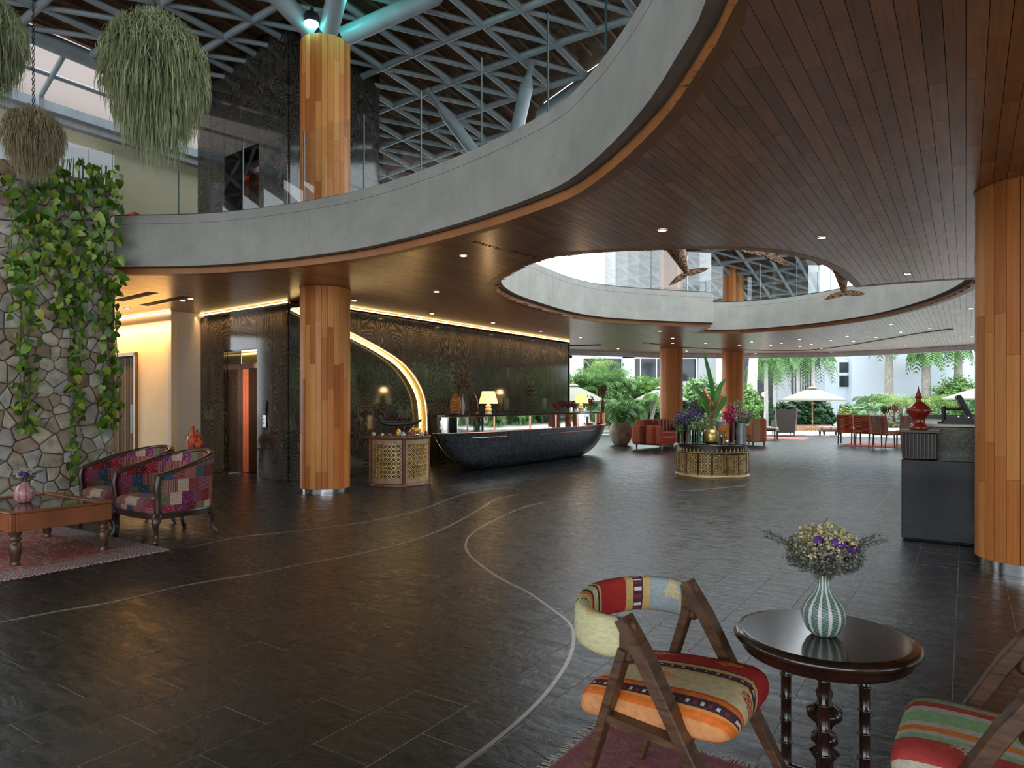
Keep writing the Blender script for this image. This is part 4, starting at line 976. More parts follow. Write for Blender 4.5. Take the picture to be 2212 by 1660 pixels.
PW_=patch('patchwork_velvet',[(.20,.012,.03),(.11,.02,.05),(.46,.36,.26),(.26,.018,.035),(.16,.03,.15),(.09,.015,.025),(.30,.10,.08),(.05,.02,.05),(.24,.02,.02),(.02,.07,.10),(.15,.02,.07),(.12,.12,.06)],(.115,.125))
PWR=patch('red_striped_velvet',[(.16,.022,.015),(.28,.04,.02),(.42,.11,.04),(.09,.02,.015),(.34,.06,.03)],(.11,2.0),'Object')
PWO=patch('orange_patchwork',[(.50,.08,.03),(.60,.16,.06),(.40,.04,.04),(.55,.24,.12),(.35,.28,.12)],(.12,.2),'Object')
DINE=[patch('rust_patchwork',[(.42,.07,.02),(.52,.13,.04),(.30,.09,.03),(.35,.03,.02)],(.16,.13),'Object'),patch('rust_olive_patchwork',[(.45,.08,.02),(.24,.14,.04),(.55,.13,.03),(.30,.05,.02)],(.12,.2),'Object'),patch('brown_striped_weave',[(.28,.15,.09),(.20,.12,.08),(.36,.2,.12),(.3,.07,.04)],(.05,1.5),'Object')]
def rugmat(name,hx,hy,field,border,stripe,fine=60):
    g=G(name); v=g.tc('Object'); x,y,z=g.xyz(v); dx=g.math('SUBTRACT',hx,g.math('ABSOLUTE',x)); dy=g.math('SUBTRACT',hy,g.math('ABSOLUTE',y)); d=g.math('MINIMUM',dx,dy)
    n=g.noise(v,26,5,.8); b=g.vor(v,13,'Distance','F1'); big=g.noise(v,2.3,3)
    fc=g.ramp(n,[(.35,field[0]),(.45,field[1]),(.52,field[2]),(.6,field[3]),(.68,field[0])],'CONSTANT'); fc=g.mix(g.math('LESS_THAN',b,.25),fc,field[2]); fc=g.mix(g.ramp(big,[(.4,0),(.6,.6)]),fc,field[1])
    bc=g.mix(g.math('GREATER_THAN',n,.52),border[0],border[1]); sc=g.mix(g.math('GREATER_THAN',g.math('SINE',g.math('MULTIPLY',g.math('ADD',x,y),150)),0),stripe[0],stripe[1])
    bands=g.ramp(g.math('DIVIDE',d,.5),[(0,0),(.03,1),(.10,.5),(.34,1),(.44,.5),(.50,0)],'CONSTANT')
    m=g.math('LESS_THAN',d,.25); e=g.mix(bands,bc,sc); col=g.mix(m,fc,e)
    col=g.mix(1,col,g.ramp(g.noise(v,170,2),[(.3,.72),(.7,1.25)]),'MULTIPLY'); g.set(Base_Color=col,Roughness=.95,Specular_IOR_Level=.1); g.bump(n,.5,.004); return g.m
FRINGE=plain('rug_fringe',(.55,.50,.42),.95,var=.2,sc=40)
def rug(label,c,hx,hy,rz,mat,ends=('x',),th=.009):
    t=thing('rug',label,'rug',(c[0],c[1],.0015),rz); MB().bbox((0,0,th/2),(2*hx,2*hy,th),.003).build('pile',mat,t)
    r=random.Random(label); m=MB()
    for ax in ends:
        h,l=(hx,hy) if ax=='x' else (hy,hx)
        for s in(-1,1):
            q=-l
            while q<l:
                L=r.uniform(.03,.055); a=r.uniform(-.012,.012); P=[(s*h,q,.005),(s*(h+L),q+a,.002),(s*(h+L),q+a+.006,.002),(s*h,q+.008,.005)]
                if ax=='y': P=[(p[1],p[0],p[2]) for p in P]
                m.add(P,[(0,1,2,3)]); q+=.0125
    m.build('fringe',FRINGE,t,kind='stuff'); return t
# ------------------------------------------------------------------ foreground: two kilim chairs, table, vase, rug
WAL=G('walnut'); n_=WAL.noise(WAL.tc('Object',(6,6,40)),1.0,4,.6,1.0); WAL.set(Base_Color=WAL.ramp(n_,[(.3,(.035,.017,.009)),(.7,(.14,.065,.030))]),Roughness=.38); WALNUT=WAL.m
MAHO=plain('dark_mahogany',(.022,.010,.006),.20,var=.5,sc=6,coat=.5)
def kchair(label,loc,rz,seatm,backm):
    t=thing('kilim_armchair',label,'chair',loc,rz); R=[(-1,-1),(1,-1),(1,1),(-1,1)]
    for s in(-1,1):
        y=.262*s; bev=[(-.8,-1),(.8,-1),(1,-.8),(1,.8),(.8,1),(-.8,1),(-1,.8),(-1,-.8)]
        pf=[(a*.55,b) for a,b in bev]
        m=MB(); m.tube([(-.02,y,.715),(.055,y,.60),(.22,y,.30),(.385,y,.0)],[.036,.038,.032,.023],prof=pf,up=(0,1,0),sm=False); m.build('front_leg',WALNUT,t)
        m=MB(); m.tube([(-.012,y,.62),(-.11,y,.30),(-.205,y,0)],[.030,.027,.021],prof=pf,up=(0,1,0),sm=False); m.build('rear_leg',WALNUT,t)
        m=MB(); m.bbox((-.012,y,.645),(.075,.038,.135),.012); m.build('arm_block',WALNUT,t)
        m=MB(); m.tube([(-.09,y*.985,.392),(.165,y*.985,.368)],.027,prof=pf,up=(0,1,0),sm=False); m.build('side_rail',WALNUT,t)
    for x,z in((-.06,.375),(.15,.36)): MB().bbox((x,0,z),(.05,.50,.035),.006).build('cross_rail',WALNUT,t)
    N=48; out=[]
    for k in range(N):
        q=2*pi*k/N; c,s_=cos(q),sin(q); out.append((math.copysign(abs(c)**.26,c),math.copysign(abs(s_)**.26,s_)))
    rg=[(.0,.480),(.30,.4795),(.60,.477),(.80,.472),(.90,.463),(.96,.447),(.99,.428),(1.0,.408),(.985,.388),(.93,.374),(.6,.366),(.0,.366)]
    V=[]; F=[]
    for q,z in rg: V+=[(.045+x*.262*q,y*.244*q,z+.018*x*q-.010*(x*q)**2) for x,y in out]
    for i in range(len(rg)-1):
        for k in range(N): l=(k+1)%N; F.append(((i+1)*N+k,(i+1)*N+l,i*N+l,i*N+k))
    uvc=lambda i:(V[i][0],V[i][1]+math.copysign(max(0,.468-V[i][2]),V[i][1])); m=MB(); m.add(V,F,[[uvc(i) for i in f] for f in F],0,True); m.build('seat',seatm,t)
    P=spline([(-.03,-.258,.648),(-.10,-.268,.65),(-.185,-.225,.655),(-.245,-.11,.66),(-.262,0,.662),(-.245,.11,.66),(-.185,.225,.655),(-.10,.268,.65),(-.03,.258,.648)],4)
    pr=[]
    for k in range(16):
        a=2*pi*k/16; c,s_=cos(a),sin(a); pr.append((.027*math.copysign(abs(c)**.6,c),.064*math.copysign(abs(s_)**.55,s_)))
    m=MB(); m.tube(P,1.0,prof=pr,up=(0,0,1)); m.build('back_band',backm,t); return t
crz=math.atan2(-.587,.81)
kchair('walnut armchair with red and orange kilim seat, left of the small round table',(.519,2.34,.011),crz,seat1,back1)
kchair('walnut armchair with green and red striped kilim seat, cut by the right edge',(1.375,1.815,.011),crz+pi,seat2,back1)
ra=Vector((-.57,-.82,0)).normalized(); rb=Vector((.82,-.57,0)); rc=Vector((.389,2.954,0))+ra*.80+rb*1.05
rug('dark red persian rug under the round table and kilim chairs',rc,1.05,.80,math.atan2(rb.y,rb.x),rugmat('red_rug',1.05,.80,[(.36,.016,.02),(.26,.03,.035),(.17,.07,.11),(.48,.025,.02)],[(.34,.15,.13),(.18,.10,.13)],[(.34,.08,.07),(.2,.12,.15)]),('x','y'))
TX,TY=1.107,2.42
t=thing('round_side_table','small round dark mahogany table with bamboo-turned legs','table',(TX,TY,.011))
m=MB(); m.lathe([(.0001,.569),(.10,.569),(.272,.569),(.2775,.569),(.284,.566),(.296,.566),(.304,.559),(.306,.549),(.300,.540),(.288,.535),(.282,.528),(.282,.518),(.276,.505),(.266,.498),(.0001,.498)],72); m.build('table_top',MAHO,t)
def bamboo(r,h,n,ring=.007): 
    pr=[]; 
    for i in range(n):
        z=h*i/n; q=h/n; pr+=[(r,z+.004),(r,z+q*.42),(r+ring*.4,z+q*.46),(r+ring,z+q*.5),(r+ring*.4,z+q*.54),(r,z+q*.58)]
    return [(r,0)]+pr+[(r,h)]
for a in(245,125,5):
    x,y=.15*cos(radians(a)),.15*sin(radians(a)); m=MB(); m.lathe(bamboo(.018,.50,6,.0055),14,(x,y,0)); m.build('leg',MAHO,t)
m=MB(); m.lathe([(.025,.03),(.03,0.12),(.05,.15),(.025,.17),(.045,.19),(.04,.215),(.022,.225),(.03,.25),(.058,.275),(.06,.30),(.035,.315),(.022,.33),(.03,.36),(.02,.38),(.02,.47),(.04,.50)],20); m.build('pedestal',MAHO,t)
for a in(245,125,5): MB().tube([(0,0,.055),(.15*cos(radians(a)),.15*sin(radians(a)),.035)],.014,8).build('stretcher',MAHO,t)
g=G('striped_vase'); u,v_,_=g.xyz(g.tc('UV')); f=g.math('FRACT',g.math('MULTIPLY',u,13)); hb=g.math('SINE',g.math('ADD',g.math('MULTIPLY',v_,260),g.math('MULTIPLY',f,5)))
wob=g.math('ADD',f,g.math('MULTIPLY',g.math('SUBTRACT',g.noise(g.tc('UV',(40,6,1)),3,2),.5),.2))
gc=g.mix(g.math('GREATER_THAN',hb,.25),(.055,.12,.105),(.17,.26,.225)); g.set(Base_Color=g.mix(g.math('LESS_THAN',g.math('ABSOLUTE',g.math('SUBTRACT',wob,.5)),.17),gc,(.56,.53,.48)),Roughness=.28); g.bump(hb,.15,.002); VASEM=g.m
vx,vy=1.098,2.405; tz=.5805
t=thing('striped_vase','bulbous green vase with cream vertical stripes on the round table','vase',(vx,vy,tz+.0005))
VP=[(.030,0),(.040,.002),(.056,.018),(.070,.048),(.073,.072),(.068,.098),(.052,.125),(.035,.145),(.025,.165),(.021,.185),(.022,.205),(.0245,.212)]
MB().lathe(VP+[(.019,.208),(.017,.18),(.02,.16)],48).build('body',VASEM,t)
def sprig(mb,p,d,L,n=9,l=.014,r=random,w=.0014):
    p=Vector(p); d=Vector(d).normalized(); pts=[p+d*L*i/n+Vector((0,0,.06*L*sin(3*i/n))) for i in range(n+1)]; mb.tube(pts,w,4,cap=False)
    for i in range(2,n+1):
        for k in range(2):
            q=Vector((r.gauss(0,1),r.gauss(0,1),r.gauss(.4,1))).normalized(); e=pts[i]+(d*.7+q*.8).normalized()*l; sd=q.cross(d).normalized()*l*.22
            mb.add([pts[i],(pts[i]+e)/2+sd,e,(pts[i]+e)/2-sd],[(0,1,2,3)])
def bouquet(label,loc,R,Hh,neck,nf,cream,purple,grey,seed=5,spr=9,ls=.0095):
    t=thing('dried_flower_bouquet',label,'flowers',loc); r=random.Random(seed); st_=MB(); c=MB(); gr=MB()
    for k in range(nf):
        a=r.uniform(0,2*pi); q=sqrt(r.random()); zz=Hh*(.38+.62*sqrt(max(0,1-q*q)))*r.uniform(.55,1.03); p=Vector((R*q*cos(a),R*q*sin(a),neck+zz))
        if k%4==0: st_.tube([(.008*cos(a),.008*sin(a),neck-.03),(p.x*.5,p.y*.5,neck+zz*.55),p],.0011,3,cap=False)
        for j in range(7):
            v=Vector((r.gauss(0,1),r.gauss(0,1),r.gauss(.3,1))).normalized(); o=p+v*ls*r.uniform(.5,1.6); u=v.cross(Vector((.3,.2,1))).normalized()*ls*.55; w=v.cross(u).normalized()*ls*.55
            mb=c if (q<.85 and zz>Hh*.36) else gr; mb.add([o-u,o-w+v*.003,o+u,o+w+v*.003],[(0,1,2,3)])
        if q>.3 or k%2==0: sprig(gr,Vector((p.x*.30,p.y*.30,neck+zz*.25)),(p.x*.9+.01,p.y*.9,zz*.45),R*.62,7,ls*1.15,r)
    for k in range(spr):
        a=(-.15,3.0,.25,2.8,-.5,1.2,4)[k%7]; sprig(gr,(R*.6*cos(a),R*.6*sin(a),neck+Hh*.42),(cos(a),sin(a)*.6,.45+.15*(k%2)),R*1.15,16,ls*1.7,r,.0018)
    st_.build('stems',PSTEM,t); c.build('cream_blossoms',cream,t); gr.build('grey_sprigs',grey,t)
    for x,z in purple:
        m=MB(); y=-R*.66
        for k in range(26):
            v=Vector((r.gauss(0,1),r.gauss(0,1)-.6,r.gauss(.2,1))).normalized(); o=Vector((x,y,neck+z*.92))+v*ls*1.3; u=v.cross(Vector((.2,.3,1))).normalized()*ls; w=v.cross(u).normalized()*ls
            m.add([o-u,o-w,o+u+v*.004,o+w],[(0,1,2,3)])
        m.build('purple_flower',PURP,t)
    return t
PSTEM=plain('dry_stem',(.16,.15,.07),.9); PURP=plain('purple_petals',(.11,.03,.22),.8,var=.4,sc=40); CRB=rvar('cream_dry_blossom',[(0,(.34,.31,.15)),(.6,(.56,.50,.28)),(1,(.66,.58,.36))],.9,amt=.2); GRS=rvar('grey_sprig',[(0,(.08,.085,.065)),(1,(.22,.22,.18))],.9,amt=.2)
bouquet('dried cream and purple flower bouquet in the green striped vase',(vx,vy,tz),.122,.18,.205,520,CRB,[(-.055,.155),(-.01,.105),(.03,.14),(.062,.12),(.005,.145)],GRS)
# ------------------------------------------------------------------ lounge corner at the rubble wall
LWOOD=plain('red_wood',(.22,.066,.020),.38,var=.45,sc=3); DWOOD=plain('dark_chair_wood',(.045,.022,.014),.3,var=.4,sc=5); TURN=plain('turned_leg_wood',(.075,.032,.018),.3,var=.4)
c=st(2.845,-7.30); t=thing('coffee_table','low red-brown wooden coffee table with glossy inset top and turned legs','table',(c.x,c.y,.0105),RZ)
hx,hy=.63,.41
for s in(-1,1):
    MB().bbox((0,s*(hy-.02),.365),(2*hx,.04,.155),.005).build('apron',LWOOD,t); MB().bbox((s*(hx-.02),0,.365),(.04,2*hy-.08,.155),.005).build('apron',LWOOD,t)
    MB().bbox((0,s*(hy-.035),.449),(2*hx+.02,.09,.014),.005).build('top_rail',LWOOD,t); MB().bbox((s*(hx-.035),0,.449),(.09,2*hy-.16,.014),.005).build('top_rail',LWOOD,t)
    for q in(-1,1):
        m=MB(); m.lathe([(.034,0),(.038,.02),(.030,.03),(.036,.045),(.044,.10),(.048,.15),(.040,.19),(.030,.20),(.044,.215),(.044,.232),(.032,.245),(.046,.26),(.052,.288)],18,(s*(hx-.055),q*(hy-.055),0)); m.build('leg',TURN,t)
MB().box((0,0,.440),(2*hx-.16,2*hy-.16,.010)).build('inset_top',plain('smoked_glass',(.05,.045,.04),.04,spec=1.0),t)
p=st(2.80,-7.36); g=G('pink_vase'); u,v_,_=g.xyz(g.tc('UV')); f=g.math('FRACT',g.math('MULTIPLY',u,9)); n=g.noise(g.tc('UV',(30,20,1)),2,3)
g.set(Base_Color=g.mix(g.math('GREATER_THAN',f,.72),g.mix(g.math('GREATER_THAN',n,.55),(.50,.17,.14),(.55,.34,.30)),(.17,.13,.20)),Roughness=.25)
t=thing('round_vase','round pink striped vase on the low red-brown coffee table','vase',(p.x,p.y,.456)); MB().lathe([(.035,0),(.055,.006),(.080,.04),(.088,.085),(.078,.13),(.05,.165),(.025,.178),(.022,.19),(.026,.196),(.018,.192)],32).build('body',g.m,t)
bouquet('small bunch of dried white and violet flowers in the round pink vase',(p.x,p.y,.456),.10,.14,.19,70,plain('white_dry',(.48,.45,.36),.9,var=.3,sc=60),[(.01,.06),(.02,.10),(.055,.09)],GRS,9,4,.013)
c=st(2.275,-7.75); rug('worn pink-red persian rug with blue border under the coffee table',c,1.48,1.275,RZ,rugmat('pink_rug',1.48,1.275,[(.42,.14,.12),(.30,.06,.05),(.50,.38,.30),(.17,.16,.18)],[(.38,.09,.08),(.46,.30,.26)],[(.08,.13,.16),(.45,.40,.34)]),('x','y'))
def barrel(label,c,rz):
    t=thing('barrel_armchair',label,'chair',(c.x,c.y,.001),rz); half=[(.395,-.32),(.42,-.15),(.42,.02),(.375,.18),(.28,.30),(.14,.365),(0,.385)]
    O=spline([(x,y,0) for x,y in half]+[(-x,y,0) for x,y in half[-2::-1]],4); n=len(O); L=cumlen(O); T=L[-1]
    zt=lambda i:.665+.20*sin(pi*L[i]/T)**1.2
    def shellm(d0,d1,zb,ztf):
        A=offset(O,d0);B=offset(O,d1); m=MB(); K=4
        for P,flip in((A,0),(B,1)):
            vs=[];fs=[];uv=[]
            for i in range(n):
                for k in range(K+1): z=zb+(ztf(i)-zb)*k/K; vs.append((P[i].x*(1+.0*k),P[i].y+(.05*(k/K)**1.5)*max(0,P[i].y)/.385,z))
            for i in range(n-1):
                for k in range(K):
                    a=i*(K+1)+k; f=(a,a+K+1,a+K+2,a+1); u=lambda i,k:(L[i],zb+(ztf(i)-zb)*k/K)
                    w=(u(i,k),u(i+1,k),u(i+1,k+1),u(i,k+1)); fs.append(f if flip else f[::-1]); uv.append(w if flip else w[::-1])
            m.add(vs,fs,uv,0,True)
        return m
    shellm(-.012,.055,.30,lambda i:zt(i)-.01).build('upholstered_back',PW_,t)
    R=[Vector((p.x,p.y+.05*max(0,p.y)/.385,zt(i))) for i,p in enumerate(offset(O,.02))]; pr=[(cos(a)*.034,sin(a)*.026) for a in [2*pi*k/10 for k in range(10)]]
    MB().tube(R,1.0,prof=pr,up=(0,0,1)).build('top_rail',DWOOD,t)
    rail=[Vector((p.x,p.y,.275)) for p in offset(O,.01)]; MB().tube(rail,1.0,prof=[(-.03,-.03),(.03,-.03),(.034,.02),(.028,.032),(-.028,.032),(-.034,.02)],up=(0,0,1),sm=False).build('seat_rail',DWOOD,t)
    MB().tube([(-.395,-.32,.272),(0,-.335,.262),(.395,-.32,.272)],1.0,prof=[(-.03,-.03),(.03,-.03),(.03,.03),(-.03,.03)],up=(0,0,1),sm=False).build('front_rail',DWOOD,t)
    for s in(-1,1):
        MB().tube(spline([(s*.40,-.33,.26),(s*.405,-.335,.45),(s*.41,-.345,.56),(s*.405,-.32,.66)],3),[.028]*9+[.034],8).build('arm_post',DWOOD,t)
        MB().tube(spline([(s*.40,-.33,.28),(s*.425,-.365,.20),(s*.405,-.345,.09),(s*.415,-.365,.01)],4),[.046,.048,.048,.044,.036,.030,.026,.024,.024,.026,.03,.032,.03],8).build('front_leg',DWOOD,t)
        MB().tube(spline([(s*.27,.30,.28),(s*.285,.325,.18),(s*.275,.32,.08),(s*.30,.365,.01)],4),[.04,.038,.036,.032,.028,.025,.022,.02,.02,.02,.022,.024,.022],8).build('rear_leg',DWOOD,t)
    # seat cushion
    m=MB(); inn=offset(O,.06); ring=[(p.x,p.y) for p in inn]; ring=[( .35,-.345)]+ring+[(-.35,-.345)]; k=len(ring); vs=[];uv=[]
    for q,z in((1,.29),(1.02,.36),(1.0,.41),(.86,.445),(.45,.462)): vs+=[(x*q,(y+.0)*q,z) for x,y in ring]
    fs=[];us=[]
    for a in range(4):
        for i in range(k):
            j=(i+1)%k; f=(a*k+i,a*k+j,(a+1)*k+j,(a+1)*k+i); fs.append(f); us.append([(vs[v][0]+.07,vs[v][1]+vs[v][2]) for v in f])
    fs.append(tuple(range(4*k,5*k))); us.append([(vs[v][0]+.07,vs[v][1]+vs[v][2]) for v in range(4*k,5*k)])
    m.add(vs,fs,us,0,True); m.build('seat_cushion',PW_,t); return t
barrel('patchwork barrel armchair with carved dark frame, nearer one beside the coffee table',st(3.98,-7.0),RZ)
barrel('patchwork barrel armchair tucked behind the coffee table against the rubble wall',st(4.08,-7.95),RZ)
q=ray(421,12.55); t=thing('jar_stand','low dark stool holding red painted jars beside the marble','stool',(q.x,q.y,0))
MB().bbox((0,0,.47),(.50,.40,.04),.01).build('seat',DWOOD,t)
for a in(-1,1):
    for b in(-1,1): MB().tube([(a*.2,b*.15,0),(a*.19,b*.14,.45)],[.018,.024],8).build('leg',DWOOD,t)
REDJ=plain('painted_red_jar',(.50,.08,.03),.3,var=.7,sc=14); REDK=plain('painted_dark_jar',(.20,.14,.08),.35,var=.8,sc=16)
def jar(label,px,Y,h,r,mat,lx=0):
    p=ray(px,Y); t=thing('painted_jar',label,'jar',(p.x,p.y,.4905)); MB().lathe([(r*.5,0),(r*.7,h*.05),(r*.98,h*.28),(r,h*.42),(r*.82,h*.58),(r*.4,h*.68),(r*.28,h*.75),(r*.28,h*.93),(r*.42,h),(r*.3,h*.99)],20).build('body',mat,t)
    for s in(-1,1): MB().tube([(s*r*.3,0,h*.9),(s*r*.75,0,h*.86),(s*r*.85,0,h*.62)],r*.09,6).build('handle',mat,t)
jar('tall red jar with long neck, first of the painted jars by the marble',416,12.46,.47,.10,REDJ); jar('dark olive painted jar behind the red ones',424,12.66,.40,.09,REDK); jar('small bright red jar on the right of the painted jars',430,12.45,.33,.075,REDJ)
# ------------------------------------------------------------------ boat-shaped reception desk
g=G('mosaic_tile'); v=g.tc('UV',(1,1,1)); br=g.n('TexBrick',{'Vector':v,'Scale':1.0,'Mortar Size':.003,'Mortar Smooth':.1,'Brick Width':.028,'Row Height':.022,'Color1':(.01,.013,.018),'Color2':(.075,.09,.11),'Mortar':(.004,.004,.004)})
g.set(Base_Color=br.outputs['Color'],Roughness=.22,Specular_IOR_Level=.6); g.bump(br.outputs['Fac'],-.6,.004); MOSAIC=g.m
MIRROR=plain('mirror_band',(.74,.72,.68),.035,1,var=.02)
p=st(s_c+5.78,T0+1.52); desk=thing('reception_desk','boat-shaped reception desk in dark mosaic with a mirrored upper band','desk',(p.x,p.y,.001),RZ)
def boat(a,b,z,n=72,e=2.3):
    out=[]
    for k in range(n):
        q=2*pi*k/n; c,s=cos(q),sin(q); out.append((b*math.copysign(abs(c)**(2/1.9),c),a*math.copysign(abs(s)**(2/e),s),z))
    return out
def loft(rings,mat,name,par,cap=True,sm=True):
    m=MB(); n=len(rings[0]); vs=[p for r in rings for p in r]; fs=[];uv=[]; l=[0]
    mid=rings[len(rings)//2]
    for k in range(n): l.append(l[-1]+(Vector(mid[(k+1)%n])-Vector(mid[k])).length)
    h=[0]
    for i in range(len(rings)-1): h.append(h[-1]+(Vector(rings[i+1][0])-Vector(rings[i][0])).length*.6+abs(rings[i+1][0][2]-rings[i][0][2])*.4)
    for i in range(len(rings)-1):
        for k in range(n): j=(k+1)%n; fs.append((i*n+k,i*n+j,(i+1)*n+j,(i+1)*n+k)); uv.append(((l[k],h[i]),(l[k+1],h[i]),(l[k+1],h[i+1]),(l[k],h[i+1])))
    m.add(vs,fs,uv,0,sm)
    if cap: m.add(rings[-1],[tuple(range(n))]); m.add(rings[0],[tuple(range(n))[::-1]])
    return m.build(name,mat,par)
loft([boat(a,b,z) for a,b,z in((2.35,.20,0),(2.6,.30,.05),(2.95,.42,.18),(3.22,.52,.36),(3.44,.59,.58),(3.58,.62,.79))],MOSAIC,'hull',desk)
loft([boat(3.52,.585,z) for z in(.795,1.115)],MIRROR,'mirror_band',desk)
loft([boat(3.62,.65,z) for z in(1.12,1.15)],plain('counter_stone',(.012,.012,.012),.08,var=.2),'counter_top',desk)
cl=boat(3.60,.635,.80); 
for z,a,b,n in((.795,3.59,.628,'lower_trim'),(1.112,3.56,.60,'upper_trim')): MB().tube(boat(a,b,z),.009,5,closed=True).build(n,COPPER,desk)
bb=boat(3.485,.607,.69,200); q=[p for p in bb if p[0]>0]; q.sort(key=lambda p:p[1])
for lo,hi in((-2.95,-1.9),(-.9,2.1)):
    P=[(p[0]+.006,p[1],p[2]) for p in q if lo<p[1]<hi]; MB().tube(P,.011,5).build('copper_slot',COPPER,desk)
bb=boat(3.52,.59,1,96)
for y in(-3.05,3.05,3.3,2.2,-2.2,1.1,0,-1.1):
    p=min((p for p in bb if p[0]>0),key=lambda p:abs(p[1]-y)); MB().box((p[0]+.003,p[1],.955),(.02,.016,.31)).build('mirror_joint',COPPER,desk)
CT=1.1525
def ondesk(px,t): # place on the counter at an image column
    A=st(s_c,T0+t); p=hit(px,A,A+D1); return p
SHADE=G('lamp_shade'); SHADE.set(Base_Color=(.8,.6,.3),Emission_Color=(1,.66,.20),Emission_Strength=1.15); SHADE=SHADE.m; LBASE=plain('cream_lamp_base',(.70,.56,.30),.25,var=.05)
def tlamp(px,t,label):
    p=ondesk(px,t); o=thing('table_lamp',label,'lamp',(p.x,p.y,CT))
    MB().lathe([(.07,0),(.075,.015),(.06,.03),(.06,.05),(.075,.075),(.072,.10),(.05,.12),(.062,.15),(.058,.175),(.03,.20),(.016,.21),(.014,.26)],20).build('base',LBASE,o)
    m=MB(); m.lathe([(.205,.215),(.135,.475)],28,cap=False); m.lathe([(.201,.217),(.131,.473)],28,cap=False); m.build('shade',SHADE,o); MB().lathe([(.02,.26),(.03,.30),(.025,.34),(.005,.36)],10).build('bulb',glow('bulb_glow',(1,.7,.35),6),o)
    lamp('table_lamp_light','POINT',(p.x,p.y,CT+.52),6,WARM,shadow_soft_size=.08); return o
tlamp(1055,1.55,'lit table lamp with pale yellow shade, the one before the marble wall'); tlamp(1255,1.55,'lit table lamp with pale yellow shade at the garden end of the desk')
def monitor(px,label,t=1.2,rz=RZ+.35,w=.46):
    p=ondesk(px,t); o=thing('desk_monitor',label,'monitor',(p.x,p.y,CT),rz); MB().bbox((0,0,.20),(.035,w,.28),.008).build('casing',BLACKM,o); MB().tube([(-.03,0,.01),(-.025,0,.17)],.018,8).build('neck',BLACKM,o); MB().bbox((-.04,0,.006),(.16,.22,.012),.004).build('foot',BLACKM,o)
    MB().box((-.019,0,.20),(.003,w-.03,.25)).build('screen',plain('screen_black',(.01,.012,.016),.1),o)
monitor(1093,'black monitor on the reception desk right of the first lamp'); monitor(1176,'black monitor in the middle of the reception desk')
def spray(label,px,z,loc,cat,nst,Hh,R,colm,seed,vase=None,ls=.03,stem=None,name='dried_flowers',dens=8,top=.45):
    t=thing(name,label,cat,loc); r=random.Random(seed); s=MB(); c=MB()
    for k in range(nst):
        a=r.uniform(0,2*pi); q=R*sqrt(r.random()); h=Hh*r.uniform(.75,1.0); e=Vector((q*cos(a),q*sin(a),z+h)); b=Vector((.01*cos(a),.01*sin(a),z)); s.tube([b,b.lerp(e,.5)+Vector((0,0,.05*h)),e],.004,4,cap=False)
        for j in range(dens):
            u=r.uniform(1-top,1.02); o=b.lerp(e,u)+Vector((r.gauss(0,1),r.gauss(0,1),r.gauss(0,1)))*ls*.7; v=Vector((r.gauss(0,1),r.gauss(0,1),r.gauss(.5,1))).normalized()*ls; w=v.cross(Vector((.3,.5,.2))).normalized()*ls*.4
            c.add([o-v*.5,o+w,o+v,o-w],[(0,1,2,3)])
    s.build('stems',stem or PSTEM,t); c.build('blossoms',colm,t); return t
DRED=rvar('dark_red_petal',[(0,(.10,.012,.02)),(1,(.26,.03,.05))],.8); BRN=rvar('brown_dry',[(0,(.05,.03,.018)),(1,(.16,.09,.05))],.9)
def dvase(label,px,t,h,r,mat,z=CT):
    p=ondesk(px,t); o=thing('tall_vase',label,'vase',(p.x,p.y,z)); MB().lathe([(r*.6,0),(r*.8,h*.1),(r,h*.4),(r*.8,h*.7),(r*.35,h*.92),(r*.42,h)],20).build('body',mat,o); return p
REDV=plain('oxblood_glaze',(.16,.02,.015),.2,var=.3)
p=dvase('slim oxblood vase at the garden end of the reception desk',1302,1.5,.36,.055,REDV); spray('brown dried seed heads in the slim oxblood vase on the desk end',0,.30,(p.x,p.y,CT),'flowers',16,.40,.13,BRN,3,ls=.05)
SV=kilim('striped_glaze',[(0,(.3,.05,.04)),(.15,(.45,.40,.34)),(.3,(.12,.03,.03)),(.45,(.45,.40,.34)),(.6,(.3,.05,.04)),(.75,(.3,.3,.28)),(.9,(.12,.03,.03))],0,1,0,'UV')
p=dvase('striped red and cream vase on the near end of the reception desk',998,1.45,.36,.075,SV); spray('tall spray of brown dried grass in the striped vase on the desk',0,.30,(p.x,p.y,CT),'flowers',26,.60,.20,BRN,4,ls=.05,top=.7)
for i,(px,w) in enumerate(((1204,1),(1216,2),(1228,3),(1240,4))):
    p=ondesk(px,1.5); spray('dark red flower heads in a low pot on the desk, '+('nearest the monitor','second from the monitor','third from the monitor','beside the garden-end lamp')[i],0,.0,(p.x,p.y,CT),'flowers',9,.26,.10,DRED,10+i,ls=.045,name='red_flowers')
p=ondesk(1276,1.5); spray('red spiky flower stems right of the garden-end lamp on the desk',0,0,(p.x,p.y,CT),'flowers',7,.36,.06,DRED,20,ls=.045,name='red_flowers')
CARV=plain('carved_gold_wood',(.34,.13,.03),.4,var=.6,sc=20,bump=.6)
